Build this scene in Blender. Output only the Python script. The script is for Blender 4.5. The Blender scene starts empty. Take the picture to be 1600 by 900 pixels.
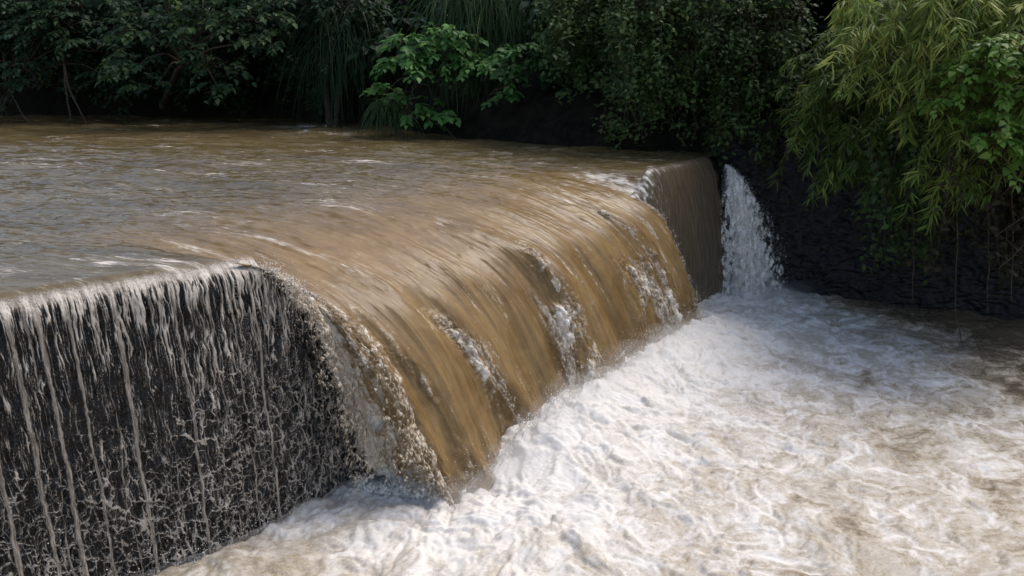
import bpy, math, random
import numpy as np

# ------------------------------------------------------------------ basics
scene = bpy.context.scene
COL = scene.collection
rng = np.random.default_rng(11)
PI = math.pi
WATER_LOW = -3.4            # level of the plunge pool; the upper river lies at z = 0


def smooth(e0, e1, x):
    t = np.clip((x - e0) / (e1 - e0), 0, 1)
    return t * t * (3 - 2 * t)


def lerp(a, b, t):
    return a + (b - a) * t


_p = np.random.default_rng(5).permutation(256)
PERM = np.concatenate([_p, _p, _p])
_g = np.random.default_rng(6).normal(size=(256, 3))
GRAD = _g / np.linalg.norm(_g, axis=1)[:, None]


def perlin(x, y, z=0.0):
    x, y, z = np.broadcast_arrays(np.asarray(x, float), np.asarray(y, float), np.asarray(z, float))
    xi, yi, zi = np.floor(x).astype(np.int64), np.floor(y).astype(np.int64), np.floor(z).astype(np.int64)
    fx, fy, fz = x - xi, y - yi, z - zi
    u, v, w = [f * f * f * (f * (f * 6 - 15) + 10) for f in (fx, fy, fz)]

    def g(dx, dy, dz):
        h = PERM[PERM[PERM[(xi + dx) & 255] + ((yi + dy) & 255)] + ((zi + dz) & 255)]
        q = GRAD[h]
        return q[..., 0] * (fx - dx) + q[..., 1] * (fy - dy) + q[..., 2] * (fz - dz)
    x00 = lerp(g(0, 0, 0), g(1, 0, 0), u); x10 = lerp(g(0, 1, 0), g(1, 1, 0), u)
    x01 = lerp(g(0, 0, 1), g(1, 0, 1), u); x11 = lerp(g(0, 1, 1), g(1, 1, 1), u)
    return lerp(lerp(x00, x10, v), lerp(x01, x11, v), w) * 1.5


def fbm(x, y, z=0.0, octaves=4, gain=0.5, lac=2.03, mode=None):
    out, a, n = 0.0, 1.0, 0.0
    for k in range(octaves):
        p = perlin(x, y, np.asarray(z) + 17.3 * k)
        if mode == 'billow':
            p = np.abs(p) * 2 - 0.5
        elif mode == 'ridge':
            p = 1 - np.abs(p) * 2.4
        out = out + a * p; n += a
        a *= gain
        x = np.asarray(x) * lac; y = np.asarray(y) * lac; z = np.asarray(z) * lac
    return out / n


def worley(x, y, seed=0):
    """distance to the nearest and second nearest jittered point"""
    r = np.random.default_rng(100 + seed)
    jx, jy = r.random(65536), r.random(65536)
    xi, yi = np.floor(x).astype(np.int64), np.floor(y).astype(np.int64)
    f1 = np.full(np.shape(x), 9.0); f2 = f1.copy()
    for dx in (-1, 0, 1):
        for dy in (-1, 0, 1):
            cx, cy = xi + dx, yi + dy
            h = (cx * 73856093 ^ cy * 19349663) & 65535
            d = np.hypot(cx + jx[h] - x, cy + jy[h] - y)
            f2 = np.minimum(f2, np.maximum(f1, d))
            f1 = np.minimum(f1, d)
    return f1, f2


# ------------------------------------------------------------------ mesh building
class Builder:
    def __init__(self):
        self.v, self.f, self.t, self.n = [], [], [], 0

    def add(self, verts, faces, tint=0.5):
        verts = np.asarray(verts, float).reshape(-1, 3)
        faces = np.asarray(faces, np.int64)
        self.v.append(verts); self.f.append(faces + self.n)
        self.t.append(np.broadcast_to(np.asarray(tint, float), (len(verts),)))
        self.n += len(verts)

    def tube(self, pts, radii, sides=5, tint=0.5):
        pts = np.asarray(pts, float); n = len(pts)
        radii = np.broadcast_to(np.asarray(radii, float), (n,))
        tan = np.gradient(pts, axis=0); tan /= np.linalg.norm(tan, axis=1)[:, None] + 1e-9
        ref = np.where(np.abs(tan[:, 2:3]) > 0.9, [[1.0, 0, 0]], [[0, 0, 1.0]])
        a = np.cross(tan, ref); a /= np.linalg.norm(a, axis=1)[:, None] + 1e-9
        b = np.cross(tan, a)
        ang = np.linspace(0, 2 * PI, sides, endpoint=False)
        ring = pts[:, None] + radii[:, None, None] * (np.cos(ang)[None, :, None] * a[:, None] + np.sin(ang)[None, :, None] * b[:, None])
        i = np.arange(n - 1)[:, None] * sides + np.arange(sides)[None]
        j = np.arange(n - 1)[:, None] * sides + (np.arange(sides)[None] + 1) % sides
        q = np.stack([i, j, j + sides, i + sides], -1).reshape(-1, 4)
        self.add(ring.reshape(-1, 3), q, tint)

    def leaves(self, pos, d, up, L, W, tmpl, faces, tint):
        """copies of a leaf template: x across, y along, z up"""
        d = d / (np.linalg.norm(d, axis=1)[:, None] + 1e-9)
        s = np.cross(d, up); s /= np.linalg.norm(s, axis=1)[:, None] + 1e-9
        n = np.cross(s, d)
        V = (pos[:, None] + tmpl[None, :, 0:1] * W[:, None, None] * s[:, None]
             + tmpl[None, :, 1:2] * L[:, None, None] * d[:, None]
             + tmpl[None, :, 2:3] * L[:, None, None] * n[:, None])
        k = len(tmpl)
        F = (faces[None] + (np.arange(len(pos)) * k)[:, None, None]).reshape(-1, faces.shape[1])
        self.add(V.reshape(-1, 3), F, np.repeat(tint, k))

    def build(self, name, mat, parent=None, smooth_shade=True):
        return make_mesh(name, np.vstack(self.v), self.f, mat, parent, {'tint': np.concatenate(self.t)}, smooth_shade)


def make_mesh(name, verts, face_list, mat, parent=None, attrs=None, smooth_shade=True, normals=None):
    me = bpy.data.meshes.new(name)
    me.vertices.add(len(verts)); me.vertices.foreach_set('co', np.ascontiguousarray(verts, np.float32).ravel())
    loops = np.concatenate([f.ravel() for f in face_list])
    tot = np.concatenate([np.full(len(f), f.shape[1]) for f in face_list])
    start = np.concatenate([[0], np.cumsum(tot)[:-1]])
    me.loops.add(len(loops)); me.loops.foreach_set('vertex_index', loops.astype(np.int32))
    me.polygons.add(len(tot)); me.polygons.foreach_set('loop_start', start.astype(np.int32))
    me.polygons.foreach_set('use_smooth', np.full(len(tot), smooth_shade))
    for k, a in (attrs or {}).items():
        a = np.asarray(a, np.float32)
        if a.ndim == 1:
            at = me.attributes.new(k, 'FLOAT', 'POINT'); at.data.foreach_set('value', np.ascontiguousarray(a))
        else:
            at = me.attributes.new(k, 'FLOAT_VECTOR', 'POINT'); at.data.foreach_set('vector', np.ascontiguousarray(a).ravel())
    me.update(calc_edges=True)
    me.validate()
    if normals is not None:
        me.normals_split_custom_set_from_vertices(np.ascontiguousarray(normals, np.float32))
    me.materials.append(mat)
    o = bpy.data.objects.new(name, me); COL.objects.link(o)
    if parent is not None:
        o.parent = parent
        o.matrix_parent_inverse = parent.matrix_world.inverted()
    return o


def grid_normals(P):
    du = np.gradient(P, axis=1); dv = np.gradient(P, axis=0)
    n = np.cross(du, dv)
    return n / (np.linalg.norm(n, axis=-1, keepdims=True) + 1e-12)


def grid_faces(ny, nx, keep=None):
    i = np.arange(ny - 1)[:, None] * nx + np.arange(nx - 1)[None]
    q = np.stack([i, i + 1, i + nx + 1, i + nx], -1)
    if keep is not None:
        k = keep[:-1, :-1] & keep[1:, :-1] & keep[:-1, 1:] & keep[1:, 1:]
        return q[k]
    return q.reshape(-1, 4)


def grid_mesh(name, P, mat, parent=None, attrs=None, keep=None):
    ny, nx = P.shape[:2]
    F = grid_faces(ny, nx, keep)
    V = P.reshape(-1, 3)
    A = {k: (a.reshape(-1, 3) if a.ndim == 3 else a.reshape(-1)) for k, a in (attrs or {}).items()}
    if keep is not None:
        used = np.zeros(len(V), bool); used[F.ravel()] = True
        idx = np.cumsum(used) - 1
        F = idx[F]; V = V[used]; A = {k: a[used] for k, a in A.items()}
    return make_mesh(name, V, [F], mat, parent, A)


def empty(name, loc):
    o = bpy.data.objects.new(name, None); COL.objects.link(o)
    o.location = loc; o.empty_display_size = 0.3
    bpy.context.view_layer.update()
    return o


def tag(o, label=None, cat=None, group=None, kind=None):
    if label: o['label'] = label
    if cat: o['category'] = cat
    if group: o['group'] = group
    if kind: o['kind'] = kind
    return o


# ------------------------------------------------------------------ camera
PITCH = math.atan(350 / 1200)
CAM = np.array([0, 0, 2.2])
cd = bpy.data.cameras.new('camera'); cam = bpy.data.objects.new('camera', cd); COL.objects.link(cam)
cam.location = CAM; cam.rotation_euler = (PI / 2 - PITCH, 0, 0)
cd.sensor_width = 36; cd.lens = 27.0; cd.clip_end = 2000; cd.clip_start = 0.05
scene.camera = cam


def at(px, py, Y):
    """the point at depth Y seen at that place of the photograph"""
    x = (px - 800) / 1200; y = (450 - py) / 1200
    S, Cc = math.sin(PITCH), math.cos(PITCH)
    d = np.array([x, Cc + y * S, -S + y * Cc])
    return CAM + d * (Y / d[1])


# ------------------------------------------------------------------ materials
class Mat:
    def __init__(self, name):
        self.m = bpy.data.materials.new(name); self.m.use_nodes = True
        self.nt = self.m.node_tree; self.nt.nodes.clear()
        self.out = self.n('ShaderNodeOutputMaterial')

    def n(self, kind, **kw):
        nd = self.nt.nodes.new(kind)
        for k, v in kw.items():
            setattr(nd, k, v)
        return nd

    def l(self, a, b):
        if isinstance(a, (int, float)):
            b.default_value = a
        elif isinstance(a, (tuple, list)):
            b.default_value = (*a, 1.0)[:len(b.default_value)] if len(a) < len(b.default_value) else a
        else:
            self.nt.links.new(a, b)

    def attr(self, name, out='Fac'):
        return self.n('ShaderNodeAttribute', attribute_name=name).outputs[out]

    def pos(self):
        return self.n('ShaderNodeNewGeometry').outputs['Position']

    def scale(self, vec, s):
        m = self.n('ShaderNodeVectorMath', operation='MULTIPLY')
        self.l(vec, m.inputs[0]); m.inputs[1].default_value = s
        return m.outputs[0]

    def addv(self, a, b):
        m = self.n('ShaderNodeVectorMath', operation='ADD')
        self.l(a, m.inputs[0]); self.l(b, m.inputs[1]); return m.outputs[0]

    def noise(self, vec, scale=1.0, detail=4, rough=0.55, dist=0.0, out=0):
        nd = self.n('ShaderNodeTexNoise'); self.l(vec, nd.inputs['Vector'])
        nd.inputs['Scale'].default_value = scale; nd.inputs['Detail'].default_value = detail
        nd.inputs['Roughness'].default_value = rough; nd.inputs['Distortion'].default_value = dist
        return nd.outputs[out]

    def vor(self, vec, scale, feature='DISTANCE_TO_EDGE', out='Distance'):
        nd = self.n('ShaderNodeTexVoronoi', feature=feature); self.l(vec, nd.inputs['Vector'])
        nd.inputs['Scale'].default_value = scale
        return nd.outputs[out]

    def math(self, op, a, b=0.0, clamp=False):
        nd = self.n('ShaderNodeMath', operation=op, use_clamp=clamp)
        self.l(a, nd.inputs[0]); self.l(b, nd.inputs[1]); return nd.outputs[0]

    def ramp(self, v, lo, hi, a=0.0, b=1.0):
        nd = self.n('ShaderNodeMapRange', interpolation_type='SMOOTHSTEP')
        self.l(v, nd.inputs[0])
        for i, x in enumerate((lo, hi, a, b)):
            self.l(x, nd.inputs[i + 1])
        return nd.outputs[0]

    def mix(self, f, a, b):
        nd = self.n('ShaderNodeMix', data_type='RGBA')
        self.l(f, nd.inputs[0]); self.l(a, nd.inputs[6]); self.l(b, nd.inputs[7]); return nd.outputs[2]

    def bump(self, h, strength=0.5, dist=0.05, prev=None):
        nd = self.n('ShaderNodeBump'); self.l(h, nd.inputs['Height'])
        self.l(strength, nd.inputs['Strength']); nd.inputs['Distance'].default_value = dist
        if prev is not None: self.l(prev, nd.inputs['Normal'])
        return nd.outputs[0]

    def principled(self, col, rough, normal=None, spec=0.5, ior=1.33, **kw):
        p = self.n('ShaderNodeBsdfPrincipled')
        self.l(col, p.inputs['Base Color']); self.l(rough, p.inputs['Roughness'])
        p.inputs['Specular IOR Level'].default_value = spec; p.inputs['IOR'].default_value = ior
        if normal is not None: self.l(normal, p.inputs['Normal'])
        for k, v in kw.items():
            self.l(v, p.inputs[k.replace('_', ' ')])
        return p.outputs[0]

    def veil(self, shader, alpha):
        """thin or torn water lets what is behind show through"""
        mx = self.n('ShaderNodeMixShader'); self.l(alpha, mx.inputs[0])
        self.l(self.n('ShaderNodeBsdfTransparent').outputs[0], mx.inputs[1]); self.l(shader, mx.inputs[2])
        return mx.outputs[0]

    def done(self, shader):
        self.l(shader, self.out.inputs['Surface']); return self.m


def steep_water(m, fl, p):
    """colour, fine pattern and normal of the thick brown water where it runs fast"""
    warp = m.addv(fl, m.scale(m.noise(p, 1.3, 3, 0.5, 0, 1), (0.12, 0.35, 0)))
    streak = m.noise(m.scale(warp, (3.4, 0.5, 1)), 1.0, 6, 0.66, 0.6)
    thread = m.noise(m.scale(warp, (24.0, 2.6, 1)), 1.0, 5, 0.68, 0.8)
    cloud = m.noise(p, 1.7, 6, 0.62, 0.8)
    tone = m.math('ADD', m.math('MULTIPLY', streak, 0.5), m.math('MULTIPLY', cloud, 0.5))
    col = m.mix(m.ramp(tone, 0.30, 0.68), (0.110, 0.064, 0.022), (0.225, 0.145, 0.062))
    col = m.mix(m.math('MULTIPLY', m.ramp(thread, 0.56, 0.76), 0.55), col, (0.37, 0.275, 0.165))
    col = m.mix(m.math('MULTIPLY', m.ramp(thread, 0.44, 0.28), 0.35), col, (0.080, 0.045, 0.016))
    h = m.math('ADD', m.noise(m.scale(warp, (9.0, 0.9, 1)), 1.0, 5, 0.62, 0.6), m.math('MULTIPLY', thread, 0.6))
    return col, h


def mat_river():
    """turbid brown water; 'flow' = (across, along, 0), 'foam' = how much air it carries"""
    m = Mat('brown_water')
    fl = m.attr('flow', 'Vector'); foam = m.attr('foam'); steep = m.attr('steep'); p = m.pos()
    streak = m.noise(m.scale(fl, (5.0, 0.55, 1)), 1.0, 5, 0.6, 0.4)
    broad = m.noise(m.scale(fl, (0.7, 0.25, 1)), 1.0, 3, 0.5)
    fine = m.noise(m.scale(fl, (30.0, 4.5, 1)), 1.0, 5, 0.7, 0.6)
    tone = m.math('ADD', m.math('MULTIPLY', streak, 0.6), m.math('MULTIPLY', broad, 0.4))
    col = m.mix(m.ramp(tone, 0.3, 0.7), (0.070, 0.050, 0.020), (0.132, 0.097, 0.044))
    fast, h = steep_water(m, fl, p)
    col = m.mix(steep, col, fast)
    foam_glint = m.ramp(m.math('ADD', fine, m.math('MULTIPLY', streak, 0.35)), 0.76, 0.86)  # floating foam flakes, and sky glints painted into the colour
    f = m.math('MAXIMUM', m.math('MULTIPLY', foam_glint, m.ramp(foam, 0.0, 0.5, 0.05, 1.0)),
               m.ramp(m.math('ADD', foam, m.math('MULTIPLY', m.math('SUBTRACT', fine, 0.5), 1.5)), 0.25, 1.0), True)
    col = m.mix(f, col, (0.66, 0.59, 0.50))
    calm = m.ramp(steep, 0.0, 1.0, 1.0, 0.0)
    b1 = m.bump(m.noise(m.scale(fl, (6.0, 1.6, 1)), 1.0, 5, 0.6, 0.5), m.math('MULTIPLY', calm, 0.35), 0.06)
    b2 = m.bump(fine, m.math('MULTIPLY', calm, 0.10), 0.02, b1)
    b3 = m.bump(h, m.math('MULTIPLY', steep, 0.3), 0.04, b2)
    return m.done(m.principled(col, m.math('MAXIMUM', m.ramp(f, 0, 1, 0.05, 0.55), m.ramp(steep, 0.3, 1.0, 0.05, 0.30)), b3, 0.34))


def mat_fall():
    """the thick ochre sheet"""
    m = Mat('ochre_falling_water')
    fl = m.attr('flow', 'Vector'); foam = m.attr('foam'); p = m.pos()
    col, h = steep_water(m, fl, p)
    curd = m.noise(p, 16.0, 6, 0.66, 0.8)
    f = m.ramp(m.math('ADD', foam, m.math('MULTIPLY', m.math('SUBTRACT', curd, 0.5), 1.1)), 0.20, 0.85)
    col = m.mix(f, col, (0.74, 0.67, 0.57))
    b1 = m.bump(h, 0.3, 0.04)
    b2 = m.bump(m.noise(p, 26.0, 5, 0.65, 0.6), m.ramp(foam, 0.0, 0.6, 0.0, 0.6), 0.03, b1)
    alpha = m.ramp(m.math('ADD', m.attr('alpha'), m.math('MULTIPLY', m.math('SUBTRACT', curd, 0.5), 1.6)), 0.1, 0.55)
    return m.done(m.veil(m.principled(col, m.ramp(f, 0, 1, 0.32, 0.55), b2, 0.4), alpha))


def mat_pool():
    m = Mat('churned_pool_water')
    foam = m.attr('foam'); p = m.pos()
    warp = m.addv(p, m.scale(m.noise(p, 2.2, 4, 0.6, 0, 1), (0.35, 0.35, 0)))
    fine = m.noise(warp, 11.0, 7, 0.72, 0.9)
    finer = m.noise(warp, 46.0, 6, 0.75, 0.5)
    k = m.math('ADD', foam, m.math('ADD', m.math('MULTIPLY', m.math('SUBTRACT', fine, 0.5), 0.72),
                                   m.math('MULTIPLY', m.math('SUBTRACT', finer, 0.5), 0.85)))
    thin = m.mix(m.ramp(k, -0.2, 0.34), (0.105, 0.080, 0.051), (0.315, 0.258, 0.185))
    col = m.mix(m.ramp(k, 0.20, 1.02), thin, (0.64, 0.60, 0.545))
    b1 = m.bump(fine, 0.16, 0.06)
    b2 = m.bump(finer, 0.32, 0.02, b1)
    return m.done(m.principled(col, m.ramp(k, 0.1, 0.7, 0.12, 0.6), b2))


def mat_white(name, a, b, rough=0.45):
    m = Mat(name)
    p = m.pos()
    n = m.noise(p, 22.0, 5, 0.65, 0.5)
    col = m.mix(m.ramp(n, 0.35, 0.65), a, b)
    return m.done(m.principled(col, rough, m.bump(n, 0.6, 0.02)))


def mat_film():
    """thin water over the dark wall: 'foam' = 0 at its ragged rim, 1 where it is thick"""
    m = Mat('thin_water_film')
    p = m.pos(); foam = m.attr('foam')
    n = m.noise(m.scale(p, (30, 30, 6)), 1.0, 5, 0.65, 0.4)
    k = m.ramp(m.math('ADD', foam, m.math('MULTIPLY', m.math('SUBTRACT', n, 0.5), 1.2)), 0.0, 1.0)
    col = m.mix(k, (0.15, 0.12, 0.088), (0.50, 0.435, 0.36))
    n2 = m.noise(m.scale(p, (70, 70, 22)), 1.0, 4, 0.6, 0.6)
    al = m.math('ADD', m.attr('alpha'), m.math('MULTIPLY', m.math('SUBTRACT', n2, 0.5), 0.9))
    return m.done(m.veil(m.principled(col, 0.10, m.bump(n, 0.6, 0.02)), m.ramp(al, 0.0, 0.9)))


def mat_rock(name, a, b, rough=0.25, scale=1.0, spec=0.5):
    m = Mat(name)
    p = m.pos()
    n = m.noise(p, 5 * scale, 6, 0.65, 0.4)
    col = m.mix(m.ramp(n, 0.3, 0.7), a, b)
    bb = m.bump(m.noise(p, 28 * scale, 5, 0.65, 0.3), 0.5, 0.03)
    return m.done(m.principled(col, rough, bb, spec, 1.4))


def mat_leaf(name, a, b, c, trans=0.42, rough=0.5):
    m = Mat(name)
    t = m.attr('tint')
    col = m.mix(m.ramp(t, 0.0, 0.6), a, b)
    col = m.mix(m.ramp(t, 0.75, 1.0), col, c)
    n = m.noise(m.pos(), 9.0, 3)
    col = m.mix(m.math('MULTIPLY', n, 0.35), col, a)
    sh = m.principled(col, rough, None, 0.22, 1.45)
    tr = m.n('ShaderNodeBsdfTranslucent'); m.l(col, tr.inputs['Color'])
    mx = m.n('ShaderNodeMixShader'); mx.inputs[0].default_value = trans
    m.l(sh, mx.inputs[1]); m.l(tr.outputs[0], mx.inputs[2])
    return m.done(mx.outputs[0])


M = dict(
    river=mat_river(), fall=mat_fall(), pool=mat_pool(), film=mat_film(),
    white=mat_white('white_spray', (0.66, 0.63, 0.59), (0.82, 0.80, 0.77)),
    tan=mat_white('tan_spray', (0.50, 0.43, 0.34), (0.78, 0.73, 0.66)),
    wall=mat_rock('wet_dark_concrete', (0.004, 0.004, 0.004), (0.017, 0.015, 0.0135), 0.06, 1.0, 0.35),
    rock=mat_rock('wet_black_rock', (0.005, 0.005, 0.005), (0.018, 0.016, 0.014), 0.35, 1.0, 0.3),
    soil=mat_rock('dark_bank_soil', (0.007, 0.006, 0.0045), (0.020, 0.0155, 0.011), 0.9, 0.6, 0.05),
    bark=mat_rock('brown_bark', (0.030, 0.022, 0.015), (0.085, 0.066, 0.046), 0.8, 2.0, 0.2),
    twig=mat_rock('dry_twig', (0.035, 0.024, 0.016), (0.11, 0.08, 0.055), 0.7, 2.0, 0.3),
    culm=mat_rock('bamboo_culm', (0.05, 0.05, 0.018), (0.12, 0.11, 0.04), 0.4, 2.0, 0.4),
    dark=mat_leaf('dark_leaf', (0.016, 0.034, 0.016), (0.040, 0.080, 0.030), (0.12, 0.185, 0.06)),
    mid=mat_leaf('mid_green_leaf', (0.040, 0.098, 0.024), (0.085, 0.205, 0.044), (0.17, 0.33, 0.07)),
    vine=mat_leaf('creeper_leaf', (0.042, 0.070, 0.021), (0.096, 0.148, 0.042), (0.22, 0.27, 0.07)),
    bamboo=mat_leaf('bamboo_leaf', (0.078, 0.120, 0.024), (0.195, 0.270, 0.052), (0.40, 0.42, 0.10)),
    dry=mat_leaf('dull_dry_leaf', (0.030, 0.026, 0.012), (0.060, 0.050, 0.022), (0.11, 0.085, 0.04)),
    lime=mat_leaf('yellow_green_leaf', (0.07, 0.13, 0.022), (0.14, 0.25, 0.036), (0.26, 0.36, 0.07)),
    blade=mat_leaf('grass_blade', (0.030, 0.060, 0.020), (0.070, 0.125, 0.040), (0.17, 0.22, 0.08)),
)

# ------------------------------------------------------------------ the line of the weir
_ctl = np.array([(-12, .66), (-4.96, 7.1), (-3.15, 8.75), (-.45, 12.3), (2, 15.7), (4.9, 19.15), (5.6, 20.0), (8, 22.9), (22, 39.5)])


def _spline():
    out = []
    for i in range(len(_ctl) - 1):
        p1, p2 = _ctl[i], _ctl[i + 1]
        p0 = _ctl[i - 1] if i > 0 else 2 * p1 - p2
        p3 = _ctl[i + 2] if i + 2 < len(_ctl) else 2 * p2 - p1
        t = np.linspace(0, 1, 200, endpoint=False)[:, None]
        out.append(.5 * ((2 * p1) + (-p0 + p2) * t + (2 * p0 - 5 * p1 + 4 * p2 - p3) * t * t + (-p0 + 3 * p1 - 3 * p2 + p3) * t ** 3))
    return np.vstack(out)


_pl = _spline()
_ps = np.r_[0, np.cumsum(np.linalg.norm(np.diff(_pl, axis=0), axis=1))]
_ps -= _ps[400]
S_END = 13.15
_tan = np.gradient(_pl, axis=0); _tan /= np.linalg.norm(_tan, axis=1)[:, None]


def crest(s):
    return np.stack([np.interp(s, _ps, _pl[:, 0]), np.interp(s, _ps, _pl[:, 1])], -1)


def crest_n(s):
    t = np.stack([np.interp(s, _ps, _tan[:, 0]), np.interp(s, _ps, _tan[:, 1])], -1)
    return np.stack([t[..., 1], -t[..., 0]], -1)


def weir_coords(x, y):
    """(s, n): place along the crest and distance downstream of it"""
    sub = slice(None, None, 8)
    P, S, T = _pl[sub], _ps[sub], _tan[sub]
    shp = x.shape; x = x.ravel(); y = y.ravel()
    s = np.empty_like(x); n = np.empty_like(x)
    for a in range(0, len(x), 40000):
        b = slice(a, a + 40000)
        d2 = (x[b, None] - P[None, :, 0]) ** 2 + (y[b, None] - P[None, :, 1]) ** 2
        k = d2.argmin(1)
        dx, dy = x[b] - P[k, 0], y[b] - P[k, 1]
        s[b] = S[k] + dx * T[k, 0] + dy * T[k, 1]
        n[b] = dx * T[k, 1] - dy * T[k, 0]
    return s.reshape(shp), n.reshape(shp)


FLOW = np.array([0.9703, -0.2420]); ACROSS = np.array([0.2420, 0.9703])
V0 = 2.45
DROP = 0.58
RUN = 3.9                   # length over which the river draws down towards the gap


def notch(s):
    """1 where the river pours through in force"""
    return brink(s) * (1 - smooth(9.40, 10.35, s))


def brink(s):
    """the same, for the falling sheet, which ends inside the gap"""
    return smooth(-0.25, 0.75, s) * (1 + 0.42 * fbm(np.asarray(s) * 0.62, 3.3, 7.7, 2))


def river_z(s, b):
    """mean level b metres before the crest (b <= 0), measured along the flow"""
    k = np.clip(1 + b / RUN, 0, 1.2)
    left = smooth(0.35, -0.05, s); c = np.clip(1 + b * 0.83 / 0.30, 0, 1)
    return -DROP * notch(s) * k ** 3 + left * (0.03 - 0.19 * (1 - np.sqrt(1 - c * c)))


def river_wave(a, b, s):
    """small waves; a across, b along the flow"""
    w = 0.10 * fbm(a * 0.8, b * 0.35, 3.1, 3) + 0.085 * fbm(a * 2.2 + 0.3 * b, b * 0.8, 8.7, 3)
    w = w + 0.022 * (1 - 2.2 * np.abs(fbm(a * 5, b * 1.9, 1.7, 3))) + 0.012 * fbm(a * 13, b * 5, 4.7, 2)
    return w


# ------------------------------------------------------------------ river above the weir
def build_river():
    s = np.r_[np.linspace(-11.5, -3.6, 120, endpoint=False), np.linspace(-3.6, 10.6, 520, endpoint=False), np.linspace(10.6, 14, 60, endpoint=False), np.linspace(14, 37, 110)]
    k = np.linspace(0, 1, 520)
    b = -46 * (0.13 * k + 0.12 * k ** 2 + 0.75 * k ** 4)[::-1]
    Sg, Bg = np.meshgrid(s, b)
    Cs = crest(s)
    XY = Cs[None] + Bg[..., None] * FLOW
    a = XY @ ACROSS; l = XY @ FLOW
    calm = (1 - 0.92 * smooth(0.3, -0.3, Sg) * smooth(-2.5, -0.25, Bg)) * (1 - 0.35 * notch(Sg) * smooth(-3, -0.5, Bg)) * (1 - 0.95 * smooth(9.7, 10.4, Sg) * smooth(-1.3, -0.08, Bg))
    z = river_z(Sg, Bg) + river_wave(a, l, Sg) * calm
    # standing ripples where the water bends down into the gap
    z += 0.018 * fbm(a * 11, l * 1.0, 2.2, 3) * notch(Sg) * smooth(-3.5, -0.5, Bg)
    over = ((Sg < -0.05) | (Sg > 9.7)) & (Bg > -0.02)
    foam = 0.10 * smooth(-20, -3, Bg) + 0.50 * smooth(0.46, 0.95, fbm(a * 1.3, l * 0.5, 5.5, 5, 0.62) + 0.45) * (0.45 + smooth(-0.3, 0.35, fbm(a * 8, l * 1.6, 25.5, 3)))  # drifting foam patches, strengthened to paint whitish sky glints as well
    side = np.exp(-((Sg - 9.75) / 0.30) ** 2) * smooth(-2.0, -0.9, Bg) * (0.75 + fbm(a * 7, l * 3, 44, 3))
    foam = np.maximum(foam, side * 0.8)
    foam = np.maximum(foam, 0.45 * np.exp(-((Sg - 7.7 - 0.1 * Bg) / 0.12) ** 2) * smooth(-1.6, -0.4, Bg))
    foam = np.maximum(foam, 0.62 * smooth(4.5, 0.8, Sg) * smooth(-0.4, 0.4, Sg + 0.25 * Bg + 0.9) * smooth(-4.5, -1.5, Bg) * smooth(-0.05, 0.45, fbm(a * 5.2, l * 0.5, 15.5, 4)))  # sky reflections painted as whitish streaks before the left part of the gap
    P = np.concatenate([XY, z[..., None]], -1)
    flow = np.stack([a, l, 0 * a], -1)
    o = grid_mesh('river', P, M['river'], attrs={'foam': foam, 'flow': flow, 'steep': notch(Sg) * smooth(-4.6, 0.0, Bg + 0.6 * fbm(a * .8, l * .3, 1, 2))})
    tag(o, kind='structure')


# ------------------------------------------------------------------ main fall
_tt = np.linspace(0, 1.2, 600)
_acc = 9.8 * (0.12 + 0.93 * smooth(-0.05, 0.42, _tt))
_fz = np.cumsum(np.cumsum(_acc) * (_tt[1] ** 2))
T_LAND = float(np.interp(-WATER_LOW - DROP, _fz + 3 * DROP / RUN * V0 * _tt, _tt))


def tongue_xyz(s, t):
    """ballistic sheet: s where it left the crest, t seconds since"""
    C0 = crest(s)
    edge = smooth(1.0, -0.1, s)
    vel = FLOW * V0 * (1 - edge[..., None]) + np.array([1.05, 0.62]) / T_LAND * edge[..., None]
    right = smooth(8.9, 9.55, s)
    vel = vel * (1 - 0.16 * right[..., None])
    XY = C0 + vel * t[..., None]
    vel = vel * (1 + 0.26 * fbm(s * 0.62, 3.3, 7.7, 2) * smooth(0.3, 1.2, s))[..., None]
    nn = brink(s)
    dz = 3 * DROP * nn / RUN * V0
    z = -DROP * nn - dz * t - np.interp(t, _tt, _fz) * (1 + 0.12 * edge)
    return XY, z


def crease(s, t):
    """churned folds between the tongues, 0..1"""
    c = 0; t = t * 0.68 / T_LAND
    for s0, s1, w, t0, g in ((2.05, 2.75, 0.20, 0.18, 1.0), (5.0, 4.25, 0.26, 0.05, 1.0), (4.7, 4.6, 0.42, 0.34, 0.9), (7.75, 8.15, 0.15, -0.05, 1.0), (7.35, 7.3, 0.6, 0.28, 0.85), (0.9, 1.4, 0.12, 0.2, 0.5)):
        cs = s0 + (s1 - s0) * t / 0.68
        c = np.maximum(c, g * np.exp(-((s - cs) / (w * (0.5 + 0.9 * t / 0.68))) ** 2) * smooth(t0, t0 + 0.14, t))
    return c


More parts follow.
